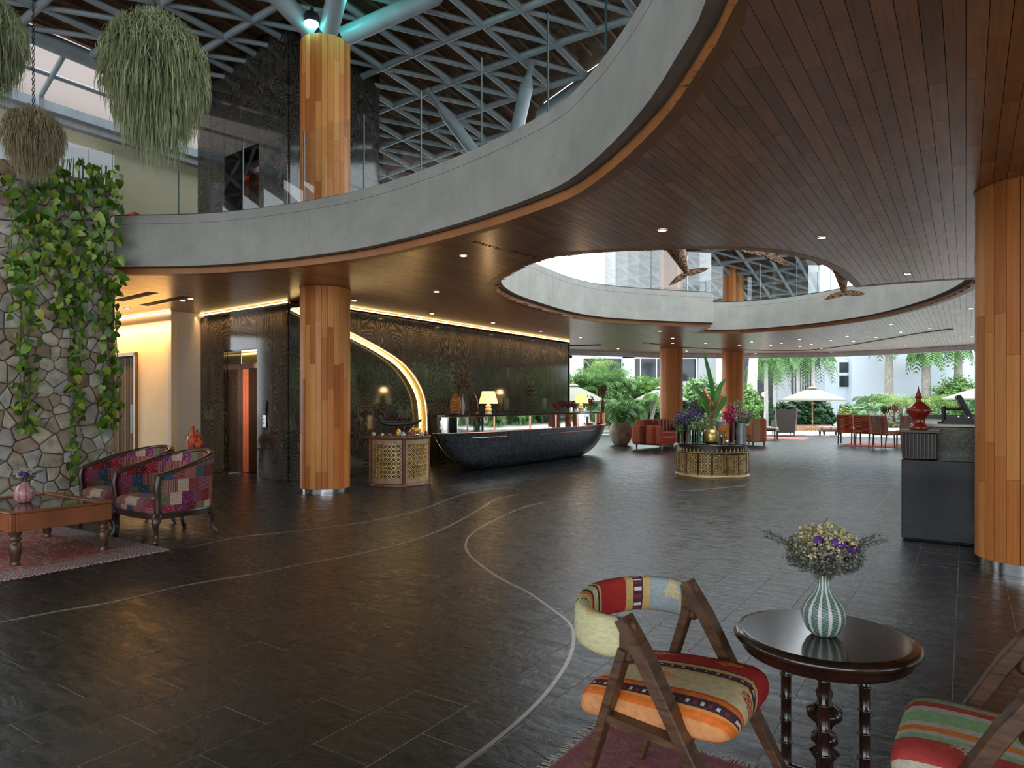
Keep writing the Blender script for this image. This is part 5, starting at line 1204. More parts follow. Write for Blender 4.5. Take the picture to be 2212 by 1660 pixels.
for px,l,m,w in((984,'carved gilded wooden panel standing on the near end of the desk',CARV,.26),(1024,'dark carved wooden panel standing left of the first desk lamp',plain('carved_dark_wood',(.05,.022,.012),.4,var=.5,sc=20,bump=.6),.20)):
    p=ondesk(px,1.35); t=thing('carved_ornament',l,'ornament',(p.x,p.y,CT),RZ); 
    m2=MB(); pts=[(-w*.35,0),(w*.35,0),(w*.5,.12),(w*.45,.28),(w*.2,.38),(0,.43),(-w*.2,.38),(-w*.45,.28),(-w*.5,.12)]; m2.xf=Matrix.Rotation(pi/2,4,'X'); m2.prism(pts,-.02,.02); m2.build('board',m,t); MB().bbox((0,0,.012),(w*.9,.10,.024),.006).build('foot',DWOOD,t)
    m3=MB()
    for k in range(5): m3.ball((0,-.02,.08+k*.065),.028-.003*k,8,5,0,(1.5,.5,1)); 
    m3.build('relief',m,t)
# ------------------------------------------------------------------ carved drums: hexagonal-post cabinet and flower table
LAT=rvar('gilded_lattice',[(0,(.46,.29,.10)),(.5,(.66,.46,.19)),(1,(.34,.20,.07))],.36,.3,amt=.3,bump=.3); BACK=plain('dark_backing',(.035,.018,.006),.5,.2,var=.6,sc=25)
PALEC=plain('pale_carved_wood',(.30,.20,.11),.6,var=.3,sc=14,bump=.4); POST=plain('drum_post',(.16,.055,.03),.35,var=.3)
def cyl(R,a,z): return Vector((R*sin(a),-R*cos(a),z))
def lattice(R,a0,a1,z0,z1,d,arch=False):
    m=MB(); na=max(2,round((a1-a0)*R/d)); nz=max(2,round((z1-z0)/d)); da=(a1-a0)/na; dz=(z1-z0)/nz
    for i in range(na):
        for j in range(nz):
            ac,zc=a0+(i+.5)*da,z0+(j+.5)*dz; k=8
            P=[cyl(R+.004,ac+da*.47*cos(2*pi*q/k),zc+dz*.47*sin(2*pi*q/k)) for q in range(k)]
            m.tube(P,d*.085,3,cap=False,closed=True,sm=False)
            m.tube([cyl(R+.006,ac-da*.5,zc-dz*.5),cyl(R+.006,ac+da*.5,zc+dz*.5)],d*.07,3,cap=False,sm=False); m.tube([cyl(R+.006,ac-da*.5,zc+dz*.5),cyl(R+.006,ac+da*.5,zc-dz*.5)],d*.07,3,cap=False,sm=False)
            if (i+j)%2==0: m.ball(cyl(R+.006,ac,zc),d*.16,6,4)
    return m
def bandstrip(R0,R1,a0,a1,z0,z1,name,mat,par,n=10):
    m=MB(); vs=[cyl(r,a0+(a1-a0)*k/n,z) for z in(z0,z1) for r in(R0,R1) for k in range(n+1)]; k=n+1; fs=[]
    for i in range(n): fs+=[(k+i,k+i+1,3*k+i+1,3*k+i),(2*k+i,3*k+i,3*k+i+1,2*k+i+1),(i,i+1,k+i+1,k+i)]
    fs+=[(0,k,3*k,2*k),(k-1,3*k-1,4*k-1,2*k-1)]; m.add(vs,fs); return m.build(name,mat,par)
def faceang(x,y): return math.atan2(x,y)
c=Vector((-1.94,11.74,0)); t=thing('carved_cabinet','round carved screen cabinet with pale lattice panels beside the reception desk','cabinet',(c.x,c.y,.001),0)
t.rotation_euler[2]=math.atan2(-c.y,-c.x)+pi/2
R,Ht=.50,.83
MB().lathe([(R-.02,.02),(R-.02,Ht-.03)],36).build('carcass',BACK,t); MB().lathe([(R+.03,0),(R+.035,.02),(R+.015,.045)],48).build('base_rim',POST,t)
MB().lathe([(R+.015,Ht-.05),(R+.04,Ht-.03),(R+.04,Ht-.005),(R-.02,Ht)],48).build('top_rim',POST,t); MB().lathe([(.0001,Ht-.004),(R+.03,Ht-.002),(R+.03,Ht+.002),(.0001,Ht+.002)],48).build('top',plain('cabinet_top',(.05,.03,.02),.2),t)
ps=[radians(9+72*k) for k in range(5)]
for k,a in enumerate(ps):
    b=a+radians(72); MB().tube([cyl(R+.008,a,.03),cyl(R+.008,a,Ht-.04)],.026,6,sm=False).build('post',POST,t)
    a0,a1=a+.06,b-.06
    bandstrip(R-.03,R+.012,a0,a1,.05,.135,'carved_rail',PALEC,t); bandstrip(R-.03,R+.012,a0,a1,.70,.775,'carved_rail',PALEC,t); bandstrip(R-.03,R+.012,a0,a0+.05,.135,.70,'carved_stile',PALEC,t,3); bandstrip(R-.03,R+.012,a1-.05,a1,.135,.70,'carved_stile',PALEC,t,3)
    lattice(R-.004,a0+.05,a1-.05,.135,.70,.072).build('lattice_panel',LAT,t)
CB=Ht+.003
def oncab(px,dy=0,z=CB): Y=11.55+dy; return ((px-1106)/FPX*Y,Y,z)
x,y,z=oncab(862,0); t=thing('dragon_boat','long black model boat with upswept prow on two stands','model boat',(x,y,CB),.05)
P=spline([(-.36,0,.33),(-.32,0,.30),(-.285,0,.24),(-.22,0,.205),(-.10,0,.195),(.10,0,.20),(.24,0,.215),(.31,0,.235),(.38,0,.27)],4); n=len(P)
rr_=[.006+.030*min(1,i/8)*min(1,(n-i)/5) for i in range(n)]; MB().tube(P,rr_,8).build('hull',BLACKM,t)
m=MB()
for k in range(16): u=-.20+k*.031; m.box((u,0,.238+.03*max(0,u-.1)),(.012,.045,.012))
m.build('thwarts',BLACKM,t); MB().tube(spline([(-.355,0,.325),(-.385,0,.335),(-.40,0,.325)],3),[.012,.013,.013,.014,.013,.01,.004],6).build('prow_head',BLACKM,t)
for u in(-.09,.09):
    MB().tube([(u,0,.01),(u,0,.175)],.008,6).build('stand',BLACKM,t); MB().bbox((u,0,.006),(.05,.09,.012),.003).build('stand_foot',BLACKM,t)
GOLDF=plain('gold_figure',(.62,.36,.10),.35,.5,var=.3,sc=30); BLUEF=plain('blue_white_figure',(.34,.38,.46),.3,var=.6,sc=50); REDF=plain('red_figure',(.28,.06,.03),.4,var=.4); PALF=plain('pale_figure',(.50,.44,.34),.5,var=.3)
def bud(label,px,dy,r,h,mat):
    t=thing('lidded_pot',label,'ornament',oncab(px,dy)); MB().lathe([(r*.6,0),(r*.95,h*.2),(r,h*.45),(r*.8,h*.62)],14).build('bowl',mat,t); MB().lathe([(r*.86,h*.62),(r*.7,h*.78),(r*.25,h*.88),(r*.18,h*.94),(.002,h)],14).build('lid',mat,t)
def elephant(label,px,dy,s,mat,rz=0):
    t=thing('elephant_figurine',label,'figurine',oncab(px,dy),rz); m=MB(); m.ball((0,0,.62*s),.36*s,12,8,0,(1.25,.85,.9)); m.ball((-.50*s,0,.78*s),.22*s,10,7)
    for a in(-.25,.25):
        for b in(-.16,.16): m.tube([(a*s,b*s,0),(a*s,b*s,.45*s)],[.10*s,.12*s],8)
    m.tube(spline([(-.62*s,0,.75*s),(-.78*s,0,.55*s),(-.80*s,0,.28*s),(-.88*s,0,.18*s)],3),[.10*s]+[.085*s]*4+[.06*s]*4+[.04*s],8); m.tube([(.44*s,0,.7*s),(.52*s,0,.4*s)],[.03*s,.015*s],5); m.build('body',mat,t)
    for b in(-1,1): MB().ball((-.44*s,b*.22*s,.80*s),.19*s,8,6,0,(.75,.25,1)).build('ear',mat,t)
bud('pale squat lidded pot at the left end of the cabinet top',807,-.1,.035,.07,PALF); bud('small pale pot second from the left on the cabinet top',826,-.15,.03,.055,PALF); bud('small brown pot under the boat left stand',841,-.2,.03,.06,REDF)
bud('orange-gold round jar between the boat stands',861,-.15,.045,.13,GOLDF); bud('blue and white pot in front of the boat right stand',871,-.25,.045,.075,BLUEF); elephant('gold elephant figurine on the right of the cabinet top, bigger one',901,-.05,.15,GOLDF,.2); elephant('small red elephant figurine before the gold one',888,-.2,.085,REDF); elephant('tiny pale elephant figurine on the cabinet top near its right edge',912,-.12,.075,PALF,.5); bud('red thin finial pot at the right rim of the cabinet top',920,.0,.025,.10,REDF)
# flower table
c=Vector((3.87,13.2,0)); t=thing('flower_table','round gilded lattice table with dark glass top carrying many flower vases','table',(c.x,c.y,.001)); t.rotation_euler[2]=math.atan2(-c.y,-c.x)+pi/2
R,Ht=.66,.60; MB().lathe([(R-.03,.02),(R-.03,Ht-.02)],48).build('carcass',BACK,t); MB().lathe([(R+.03,0),(R+.035,.02),(R+.01,.045)],64).build('base_rim',LAT,t); MB().lathe([(R+.005,.445),(R+.022,.455),(R+.005,.468)],64,cap=False).build('middle_rim',LAT,t)
MB().lathe([(.0001,Ht-.012),(R+.05,Ht-.012),(R+.055,Ht-.004),(R+.05,Ht),(.0001,Ht)],64).build('glass_top',plain('dark_glass_top',(.012,.014,.013),.04,var=.1,spec=1.0),t)
MB().lathe([(R-.02,.47),(R-.02,Ht-.013)],48,cap=False).build('dark_frieze',plain('frieze_dark',(.03,.012,.008),.4),t)
for k in range(16):
    a=radians(22.5*k); b=a+radians(22.5); MB().tube([cyl(R+.004,a,.03),cyl(R+.004,a,.45)],.014,6,sm=False).build('post',POST if k%3 else DWOOD,t)
    bandstrip(R-.03,R+.004,a+.02,b-.02,.045,.085,'carved_rail',PALEC,t,4); lattice(R-.006,a+.025,b-.025,.09,.43,.056).build('lattice_panel',LAT,t)
    if k%2==0:
        m=MB(); ac=(a+b)/2; m.tube([cyl(R+.012,ac+.13*q,.30+.10*(1-abs(q))**.7) for q in(-1,-.7,-.35,0,.35,.7,1)],.008,4,cap=False,sm=False); m.ball(cyl(R+.01,ac,.405),.018,6,5); m.build('arch_motif',LAT,t)
m=MB()
for k in range(48):
    a=2*pi*k/48; w=.035; m.add([cyl(R-.012,a-w,.472),cyl(R-.012,a+w,.472),cyl(R-.012,a+w*.45,.515),cyl(R-.012,a,.548),cyl(R-.012,a-w*.45,.515),cyl(R+.012,a,.50)],[(0,1,5),(1,2,5),(2,3,5),(3,4,5),(4,0,5)])
m.build('frieze_arches',plain('ivory_inlay',(.55,.45,.30),.5),t)
FT=Ht+.0025
def onft(px,Y=13.15): return ((px-1106)/FPX*Y,Y,FT)
VGL=glassmat('vase_glass',(.80,.88,.84),.0,1.0); WATER=plain('vase_water',(.05,.08,.05),.1)
def gvase(label,px,Y,h,r,mat=None,taper=1.0):
    o=thing('glass_vase' if mat is None else 'vase',label,'vase',onft(px,Y)); m=MB(); m.lathe([(r*taper,0),(r,h)],20,cap=False); m.lathe([(.0001,.012),(r*taper*.97,.012)],20,cap=False); m.lathe([(r*.94*taper,.014),(r*.94,h)],20,cap=False); m.lathe([(r*.94,h),(r,h)],20,cap=False); m.build('body',mat or VGL,o); return o
def flowers(label,px,Y,vh,Hh,R,colm,seed,n=26,ls=.03,stem=None,top=.4,dens=9,name='flowers'):
    x,y,z=onft(px,Y); t=thing(name,label,'flowers',(x,y,z+.02)); r=random.Random(seed); s=MB(); c=MB()
    for k in range(n):
        a=r.uniform(0,2*pi); q=sqrt(r.random()); e=Vector((R*q*cos(a),R*q*sin(a),vh+Hh*(1-.4*q*q)*r.uniform(.75,1))); b=Vector((.025*cos(a+2),.025*sin(a+2),0)); mid=Vector((.035*cos(a),.035*sin(a),vh*.9)); s.tube([b,mid,e],.005,4,cap=False)
        for j in range(dens):
            u=r.uniform(1-top,1.05); o=mid.lerp(e,u)+Vector((r.gauss(0,1),r.gauss(0,1),r.gauss(0,1)))*ls*.8; v=Vector((r.gauss(0,1),r.gauss(0,1),r.gauss(.3,1))).normalized()*ls; w=v.cross(Vector((.3,.5,.2))).normalized()*ls*.45; c.add([o-v*.5,o+w,o+v,o-w],[(0,1,2,3)])
    s.build('stems',stem or GST,t); c.build('blossoms',colm,t)
GST=plain('green_stem',(.07,.15,.03),.6); PURB=rvar('purple_statice',[(0,(.07,.045,.13)),(1,(.22,.14,.32))],.9); DKB=rvar('dusky_dry_flower',[(0,(.05,.05,.05)),(1,(.17,.14,.15))],.9); MAG=rvar('crimson_orchid',[(0,(.30,.01,.06)),(1,(.62,.04,.16))],.7); PNK=rvar('dusty_pink_dry',[(0,(.18,.13,.13)),(1,(.40,.30,.32))],.9); GRB=rvar('pale_green_grass',[(0,(.16,.24,.09)),(1,(.40,.48,.24))],.8); ORB=rvar('orange_stalk',[(0,(.60,.20,.02)),(1,(.80,.36,.04))],.6)
gvase('tall clear cylinder vase with purple statice',1488,13.15,.36,.095); flowers('purple statice filling the tall clear cylinder vase',1488,13.15,.36,.26,.26,PURB,1,60,.035)
gvase('short clear vase at the left edge of the flower table',1471,13.3,.2,.07); flowers('pale green sprays in the short vase at the left edge of the flower table',1471,13.3,.2,.16,.10,GRB,2,16)
flowers('dusky dried bunch leaning out left of the purple statice',1468,13.3,.22,.28,.12,DKB,3,26,.04)
gvase('tall clear vase hidden behind the statice',1505,13.5,.4,.07); flowers('dark grey dried bunch rising behind the purple statice',1508,13.5,.42,.42,.15,DKB,4,34,.05)
gvase('clear vase with green grass stems in front of the gold pot',1511,12.95,.27,.09); flowers('green grassy stems in the clear vase before the gold pot',1511,12.95,.22,.30,.20,GRB,5,34,.03,top=.6)
gvase('small clear bowl with orange stalks',1563,12.95,.17,.06,None,.8); flowers('orange stalks bunched in the small clear bowl',1563,12.95,.22,.10,.075,ORB,6,34,.02,plain('orange_stem',(.62,.22,.03),.6),.5)
gvase('tall slim clear vase with crimson orchids',1584,13.1,.44,.065); flowers('crimson orchids in the tall slim clear vase',1581,13.1,.40,.28,.17,MAG,7,44,.035,plain('maroon_stem',(.13,.03,.05),.6),.75)
gvase('grey metal cylinder vase at the right of the flower table',1602,13.0,.40,.085,plain('zinc',(.24,.27,.27),.4,.5)); flowers('dusty pink dried bunch in the grey metal cylinder vase',1606,13.0,.38,.24,.22,PNK,8,50,.03)
gvase('round grey vase half hidden behind the gold pot',1556,13.5,.42,.10,plain('grey_ceramic',(.30,.32,.34),.4),.7); flowers('pale green wispy bunch behind the crimson orchids',1594,13.5,.42,.42,.14,GRB,9,20,.03)
x,y,z=onft(1536,13.1); t=thing('gold_pot','ribbed golden pot in the middle of the flower table','pot',(x,y,z)); MB().lathe([(.10,0),(.13,.012),(.135,.03)],24).build('saucer',BLACKM,t); MB().lathe([(.12,.03),(.135,.06),(.14,.20),(.11,.255),(.085,.27),(.09,.285)],36,fn=lambda a,z:1+.025*sin(12*a)).build('body',plain('gold_leaf',(.72,.50,.16),.3,.8,var=.15,sc=10),t)
HEL=thing('heliconia_arrangement','tall heliconia arrangement with long green leaves in the ribbed golden pot','plant',(x,y,z+.28))
def blade(mb,pts,w,fold=.25):
    P=spline(pts,5); n=len(P); vs=[]
    for i,p in enumerate(P):
        u=i/(n-1); q=w*(sin(pi*min(1,u*.92+.05))**.8)*(1 if u<.97 else .3); t=(P[min(i+1,n-1)]-P[max(0,i-1)]).normalized(); sd=t.cross(Vector((.15,-1,.1))).normalized(); nn=sd.cross(t)
        vs+=[p-sd*q+nn*q*fold,p,p+sd*q+nn*q*fold]
    mb.add(vs,[(3*i+a,3*i+a+1,3*i+a+4,3*i+a+3) for i in range(n-1) for a in(0,1)],None,0,True)
def px2(px,py,Y=13.1): return Vector(((px-1106)/FPX*Y-x,0,hz(py,Y)-z-.28))
LFG=leafmat('heliconia_leaf',(.03,.12,.02),(.08,.22,.03),.35)
for pts,w in(([(1537,905),(1540,860),(1536,820),(1529,785),(1523,757)],.045),([(1540,905),(1545,870),(1556,838),(1570,818)],.055),([(1535,905),(1528,870),(1514,850),(1498,836)],.055),([(1544,905),(1550,882),(1562,868),(1572,857)],.085),([(1534,905),(1527,880),(1516,868),(1513,880)],.07),([(1541,905),(1542,860),(1541,815)],.03)):
    m=MB(); blade(m,[px2(*p)+Vector((0,.03*i,0)) for i,p in enumerate(pts)],w); m.build('leaf',LFG,HEL)
m=MB(); r=random.Random(2)
for k in range(14): m.tube([(r.uniform(-.04,.04),r.uniform(-.04,.04),-.06),(r.uniform(-.07,.07),r.uniform(-.05,.05),.22),(r.uniform(-.12,.14),r.uniform(-.08,.08),r.uniform(.3,.5))],.007,5)
m.build('brown_stems',plain('brown_stem',(.30,.17,.09),.7),HEL)
m=MB()
for k,(a,b) in enumerate([(1516,838),(1520,846),(1524,853),(1529,858),(1534,866)]): m.tube([px2(a+8,b+14),px2(a+4,b+4),px2(a-4,b)],[.008,.022,.003],6)
for a,b in((1553,868),(1558,858)): m.tube([px2(a-6,b+14),px2(a,b),px2(a+6,b-8)],[.008,.018,.003],6)
m.build('red_bracts',plain('heliconia_red',(.55,.10,.04),.4,var=.3),HEL)
# ------------------------------------------------------------------ counter group on the right
t=thing('black_counter_front','polished black stone counter block beside the large column','counter',st(8.0,-.55,.001),RZ)
GRN=plain('black_granite',(.012,.013,.015),.14,var=.25,sc=30); MB().bbox((1.1,.30,.415),(2.2,.60,.80),.006).build('block',GRN,t); MB().box((1.1,.30,.008),(2.16,.56,.016)).build('plinth',DARK,t)
g=G('green_gold_mosaic'); v=g.tc('Object',(1,1,1)); br=g.n('TexBrick',{'Vector':g.comb(g.xyz(v)[0],g.xyz(v)[2],0),'Scale':1.0,'Mortar Size':.003,'Brick Width':.026,'Row Height':.025,'Color1':(.008,.010,.005),'Color2':(.060,.058,.024),'Mortar':(.006,.006,.004)}); g.set(Base_Color=br.outputs['Color'],Roughness=.22,Metallic=.3); g.bump(br.outputs['Fac'],-.5,.004); GM=g.m
t=thing('mosaic_bar','green-gold mosaic bar counter with pale top behind the black counter block','counter',st(8.62,-.50,.001),RZ); MB().bbox((1.15,1.4,.565),(2.3,2.8,1.13),.004).build('body',GM,t); MB().bbox((1.15,1.4,1.148),(2.32,2.82,.03),.004).build('top',plain('pale_counter',(.52,.46,.36),.15,var=.2),t); MB().bbox((1.15,2.76,1.19),(2.32,.05,.06),.004).build('back_edge',BLACKM,t)
t=thing('ribbed_pedestal','dark ribbed wooden pedestal under the red lacquer urn','pedestal',st(8.33,-.40,.82),RZ)
MB().bbox((0,.0,.13),(.30,.50,.26),.004).build('body',DWOOD,t); MB().bbox((.005,0,.277),(.36,.54,.028),.008).build('top',plain('stone_ledge',(.09,.075,.055),.4),t)
for k in range(9): MB().tube([(-.13+k*.0325,-.252,.01),(-.13+k*.0325,-.252,.255)],.011,6).build('rib',plain('rib_wood',(.035,.028,.018),.5),t)
RP=st(8.31,-.415); t=thing('lacquer_urn','red lacquer urn with tiered spire lid standing on the ribbed pedestal','urn',(RP.x,RP.y,1.113)); LAQ=plain('red_lacquer',(.23,.022,.010),.22,var=.35,sc=9,coat=.5)
MB().lathe([(.085,0),(.092,.012),(.088,.03),(.062,.06),(.060,.11),(.075,.135),(.10,.165),(.112,.19),(.114,.215),(.104,.225)],28).build('bowl',LAQ,t)
MB().lathe([(.108,.225),(.10,.235),(.075,.255),(.055,.275),(.04,.285),(.025,.30),(.022,.32),(.034,.33),(.036,.345),(.022,.355),(.028,.365),(.024,.378),(.014,.385),(.019,.394),(.010,.402),(.013,.411),(.006,.42),(.002,.46)],24).build('lid',LAQ,t)
p=st(9.05,-.02); t=thing('tilted_monitor','thin black monitor on an arm above the mosaic bar, seen from its edge','monitor',(p.x,p.y,1.165),RZ+.06)
R_=Matrix.Rotation(radians(24),3,'Y'); MB().bbox((.0,.0,.17),(.045,.42,.30),.008,R=R_.transposed()).build('screen_body',BLACKM,t); MB().bbox((.028,.0,.165),(.006,.40,.28),.002,R=R_.transposed()).build('screen',plain('monitor_face',(.30,.33,.35),.15),t); MB().tube([(-.02,0,.16),(-.19,0,.155)],.017,8).build('arm',BLACKM,t); MB().tube([(-.19,0,.0),(-.19,0,.19)],.022,8).build('post',BLACKM,t); MB().bbox((-.19,0,.008),(.12,.2,.016),.004).build('foot',BLACKM,t)
p=st(8.78,.05); t=thing('sloped_console','black sloping console on the mosaic bar','console',(p.x,p.y,1.164),RZ); m=MB(); m.xf=Matrix.Rotation(pi/2,4,'X'); m.prism([(-.26,.0),(.40,.0),(.40,.02),(-.22,.085)],-.10,.10); m.build('body',BLACKM,t)
for k in range(5): m=MB(); m.lathe([(.012,0),(.011,.018)],10,(-.12+k*.09,0,.073-.0125*k-.002)); m.build('knob',CHROME,t)
# ------------------------------------------------------------------ lounge and dining furniture further back
def legs4(t,xs,ys,h,r,mat,z=0):
    for a in xs:
        for b in ys: MB().tube([(a,b,z),(a,b,h)],[r*.75,r],8).build('leg',mat,t)
p=ray(1430,20.9); t=thing('striped_sofa','red-brown striped velvet sofa beside the tall planter','sofa',(p.x,p.y,.001),RZ-.15)
MB().bbox((0,0,.25),(.95,1.75,.26),.05,seg=3,sm=True).build('base',PWR,t); MB().bbox((-.36,0,.58),(.26,1.6,.58),.10,seg=3,sm=True).build('backrest',PWR,t)
for s in(-1,1): MB().bbox((.0,s*.86,.42),(.98,.26,.58),.10,seg=3,sm=True).build('armrest',PWR,t); MB().bbox((.10,s*.37,.44),(.72,.72,.16),.05,seg=3,sm=True).build('seat_cushion',PWR,t); MB().bbox((-.20,s*.37,.66),(.20,.68,.42),.07,seg=3,sm=True).build('back_cushion',PWR,t)
legs4(t,(-.4,.4),(-.8,.8),.13,.03,DWOOD)
p=ray(1622,22.2); t=thing('orange_armchair','orange patchwork armchair seen from behind, right of the flower table','armchair',(p.x,p.y,.001),RZ+pi-.5)
MB().bbox((0,0,.27),(.78,.62,.30),.05,seg=2,sm=True).build('base',PWO,t); MB().bbox((-.30,0,.58),(.20,.62,.58),.07,seg=3,sm=True).build('backrest',PWO,t); MB().bbox((.06,0,.44),(.6,.5,.12),.04,seg=2,sm=True).build('seat_cushion',PWO,t)
for s in(-1,1): MB().bbox((.02,s*.30,.46),(.74,.12,.36),.05,seg=2,sm=True).build('armrest',PWO,t)
legs4(t,(-.32,.32),(-.25,.25),.13,.025,DWOOD)
p=ray(1652,25.5); t=thing('low_bench','low bench with pale cushion and dark legs behind the orange armchair','bench',(p.x,p.y,.012),RZ); MB().bbox((0,0,.40),(.9,.5,.09),.03,seg=2,sm=True).build('cushion',plain('pale_cushion',(.42,.40,.36),.9,var=.3,sc=12),t); MB().bbox((0,0,.335),(.92,.52,.04),.01).build('seat_frame',DWOOD,t); legs4(t,(-.4,.4),(-.2,.2),.33,.035,DWOOD)
WICK=G('wicker'); v=WICK.tc('Object'); w=WICK.math('MULTIPLY',WICK.math('SINE',WICK.math('MULTIPLY',WICK.xyz(v)[0],160)),WICK.math('SINE',WICK.math('MULTIPLY',WICK.xyz(v)[2],120))); WICK.set(Base_Color=WICK.ramp(w,[(.2,(.05,.035,.03)),(.8,(.14,.10,.08))]),Roughness=.6); WICK.bump(w,.5,.01); WICKER=WICK.m; WPALE=plain('wicker_frame',(.30,.25,.21),.6)
p=ray(1698,28.5); t=thing('wicker_wingback','tall brown wicker wingback chair turned to the garden','armchair',(p.x,p.y,.001),-.12)
bk=[(-.33,.12),(.33,.12),(.40,.75),(.41,1.12),(.2,1.09),(-.2,1.09),(-.41,1.12),(-.40,.75)]; m=MB(); m.xf=Matrix.Rotation(pi/2,4,'X'); m.prism(bk,-.03,.03); m.build('back_panel',WICKER,t)
for s in(-1,1):
    MB().tube([(s*.33,0,0),(s*.34,0,.15),(s*.41,0,.75),(s*.43,0,1.15)],.035,8).build('back_post',WPALE,t); MB().tube([(s*.36,.70,0),(s*.38,.72,.62)],.03,8).build('front_leg',WPALE,t)
    m=MB(); m.xf=Matrix.Translation((s*.385,0,0))@Matrix.Rotation(pi/2,4,'Z')@Matrix.Rotation(pi/2,4,'X'); m.prism([(.02,.2),(.72,.2),(.72,.62),(.30,.66),(.12,1.05),(.02,1.08)],-.025,.025); m.build('wing_side',WICKER,t)
MB().bbox((0,.36,.34),(.70,.70,.14),.03,seg=2,sm=True).build('seat',WICKER,t); MB().tube([(-.34,0,.14),(.34,0,.14)],.025,8).build('bottom_rail',WPALE,t)
p=ray(1793,28.8); t=thing('day_bed','low upholstered bench with dark legs at the garden edge','bench',(p.x,p.y,.001)); MB().bbox((0,0,.30),(.82,.5,.16),.06,seg=3,sm=True).build('cushion',patch('pale_tapestry',[(.45,.33,.26),(.35,.15,.11),(.5,.4,.33)],(.1,.2),'Object'),t); MB().bbox((0,0,.19),(.84,.52,.07),.01).build('seat_frame',DWOOD,t); legs4(t,(-.34,.34),(-.2,.2),.16,.05,DWOOD)
rug('salmon rug under the low bench on the far right of the flower table',ray(1664,26.6),1.3,.9,RZ,rugmat('salmon_rug',1.3,.9,[(.55,.17,.12),(.5,.2,.15),(.6,.3,.24),(.4,.1,.08)],[(.55,.2,.15),(.5,.3,.24)],[(.4,.1,.08),(.5,.3,.2)]))
rug('pink-red rug under the dining table',ray(1968,21.6),1.9,1.25,RZ,rugmat('dining_rug',1.9,1.25,[(.50,.12,.10),(.45,.16,.14),(.6,.3,.26),(.3,.06,.06)],[(.5,.12,.10),(.5,.25,.22)],[(.35,.06,.06),(.5,.3,.25)]))
def dchair(px,Y,rz,label,mat):
    p=ray(px,Y); t=thing('dining_chair',label,'chair',(p.x,p.y,.0125),rz,None)
    MB().bbox((.03,0,.44),(.52,.50,.14),.035,seg=2,sm=True).build('seat',mat,t); m=MB(); m.tube([(-.20,0,.40),(-.23,0,.65),(-.30,0,.97)],1.0,prof=[(-.235,-.045),(.235,-.045),(.25,0),(.235,.05),(-.235,.05),(-.25,0)],up=(1,0,0),sm=False); m.build('backrest',mat,t)
    for b in(-.2,.2): MB().tube([(.24,b,0),(.22,b,.40)],[.02,.027],6).build('front_leg',DWOOD,t); MB().tube([(-.27,b,0),(-.20,b,.40)],[.02,.027],6).build('rear_leg',DWOOD,t)
    return t
dchair(1828,22.6,.95,'rust patchwork dining chair, farthest of the row with its back to the hall',DINE[0]); dchair(1868,21.9,.80,'rust and olive patchwork dining chair, middle of the row',DINE[1]); dchair(1909,20.9,.55,'brown striped dining chair, nearest of the row to the lacquer urn',DINE[2])
dchair(1958,20.9,RZ+1.9,'striped dining chair at the near end of the dining table, half behind the pedestal',DINE[2]); dchair(1990,23.4,RZ+pi,'rust dining chair on the far side of the dining table',DINE[0]); 
p=ray(1968,22.3); t=thing('dining_table','glass-topped dining table with pedestal behind the patchwork chairs','table',(p.x,p.y,.0125),RZ); MB().bbox((0,0,.765),(1.0,2.6,.025),.005).build('glass_top',plain('table_glass',(.30,.36,.34),.05,spec=1),t)
for s in(-1,1): MB().lathe([(.26,0),(.24,.05),(.07,.12),(.06,.66),(.2,.75)],14,(0,s*.75,0)).build('pedestal',DWOOD,t)
def tvase(px,Y,l,mat,h,fl):
    q=ray(px,Y); o=thing('table_vase',l,'vase',(q.x,q.y,.7915)); MB().lathe([(.05,0),(.08,.05),(.06,.13),(.03,.18),(.04,h)],14).build('body',mat,o); spray('dried flower heads in the '+l,0,h*.8,(q.x,q.y,.7915),'flowers',12,.26,.12,fl,px,ls=.05)
tvase(1913,22.0,'pale vase at the left end of the dining table',plain('pale_vase',(.5,.5,.46),.3),.22,BRN); tvase(1932,21.8,'slim vase in the middle of the dining table',plain('slate_vase',(.3,.33,.35),.3),.26,rvar('pink_dry',[(0,(.3,.12,.10)),(1,(.5,.25,.2))],.9))
# tall planter
p=ray(1341,22.3); t=thing('tall_planter','large round mottled clay planter with broad-leaved plant by the desk','planter',(p.x,p.y,.001))
CLAY=plain('mottled_clay',(.26,.20,.13),.7,var=.45,sc=5,bump=.3); MB().lathe([(.20,0),(.24,.03),(.33,.18),(.38,.36),(.375,.50),(.33,.64),(.29,.70),(.31,.74),(.27,.73),(.26,.66),(.0001,.64)],32).build('pot',CLAY,t)
PLF=leafmat('birdnest_leaf',(.04,.14,.025),(.12,.28,.05),.4); r=random.Random(8)
for k in range(15):
    a=2*pi*k/15+r.uniform(-.2,.2); L=r.uniform(.45,.65); h=r.uniform(.25,.55); d=Vector((cos(a),sin(a),0)); m=MB(); P=spline([Vector((0,0,.66))+d*.06,d*L*.5+Vector((0,0,.66+h)),d*L+Vector((0,0,.66+h*.75)),d*L*1.25+Vector((0,0,.66+h*.3))],4); n=len(P); vs=[]; sd=Vector((-d.y,d.x,0))
    for i,q in enumerate(P): w=.10*sin(pi*min(1,i/(n-1)*.94+.06))**.7; vs+=[q-sd*w+Vector((0,0,.02)),q,q+sd*w+Vector((0,0,.02))]
    m.add(vs,[(3*i+b,3*i+b+1,3*i+b+4,3*i+b+3) for i in range(n-1) for b in(0,1)],None,0,True); m.build('leaf',PLF,t)
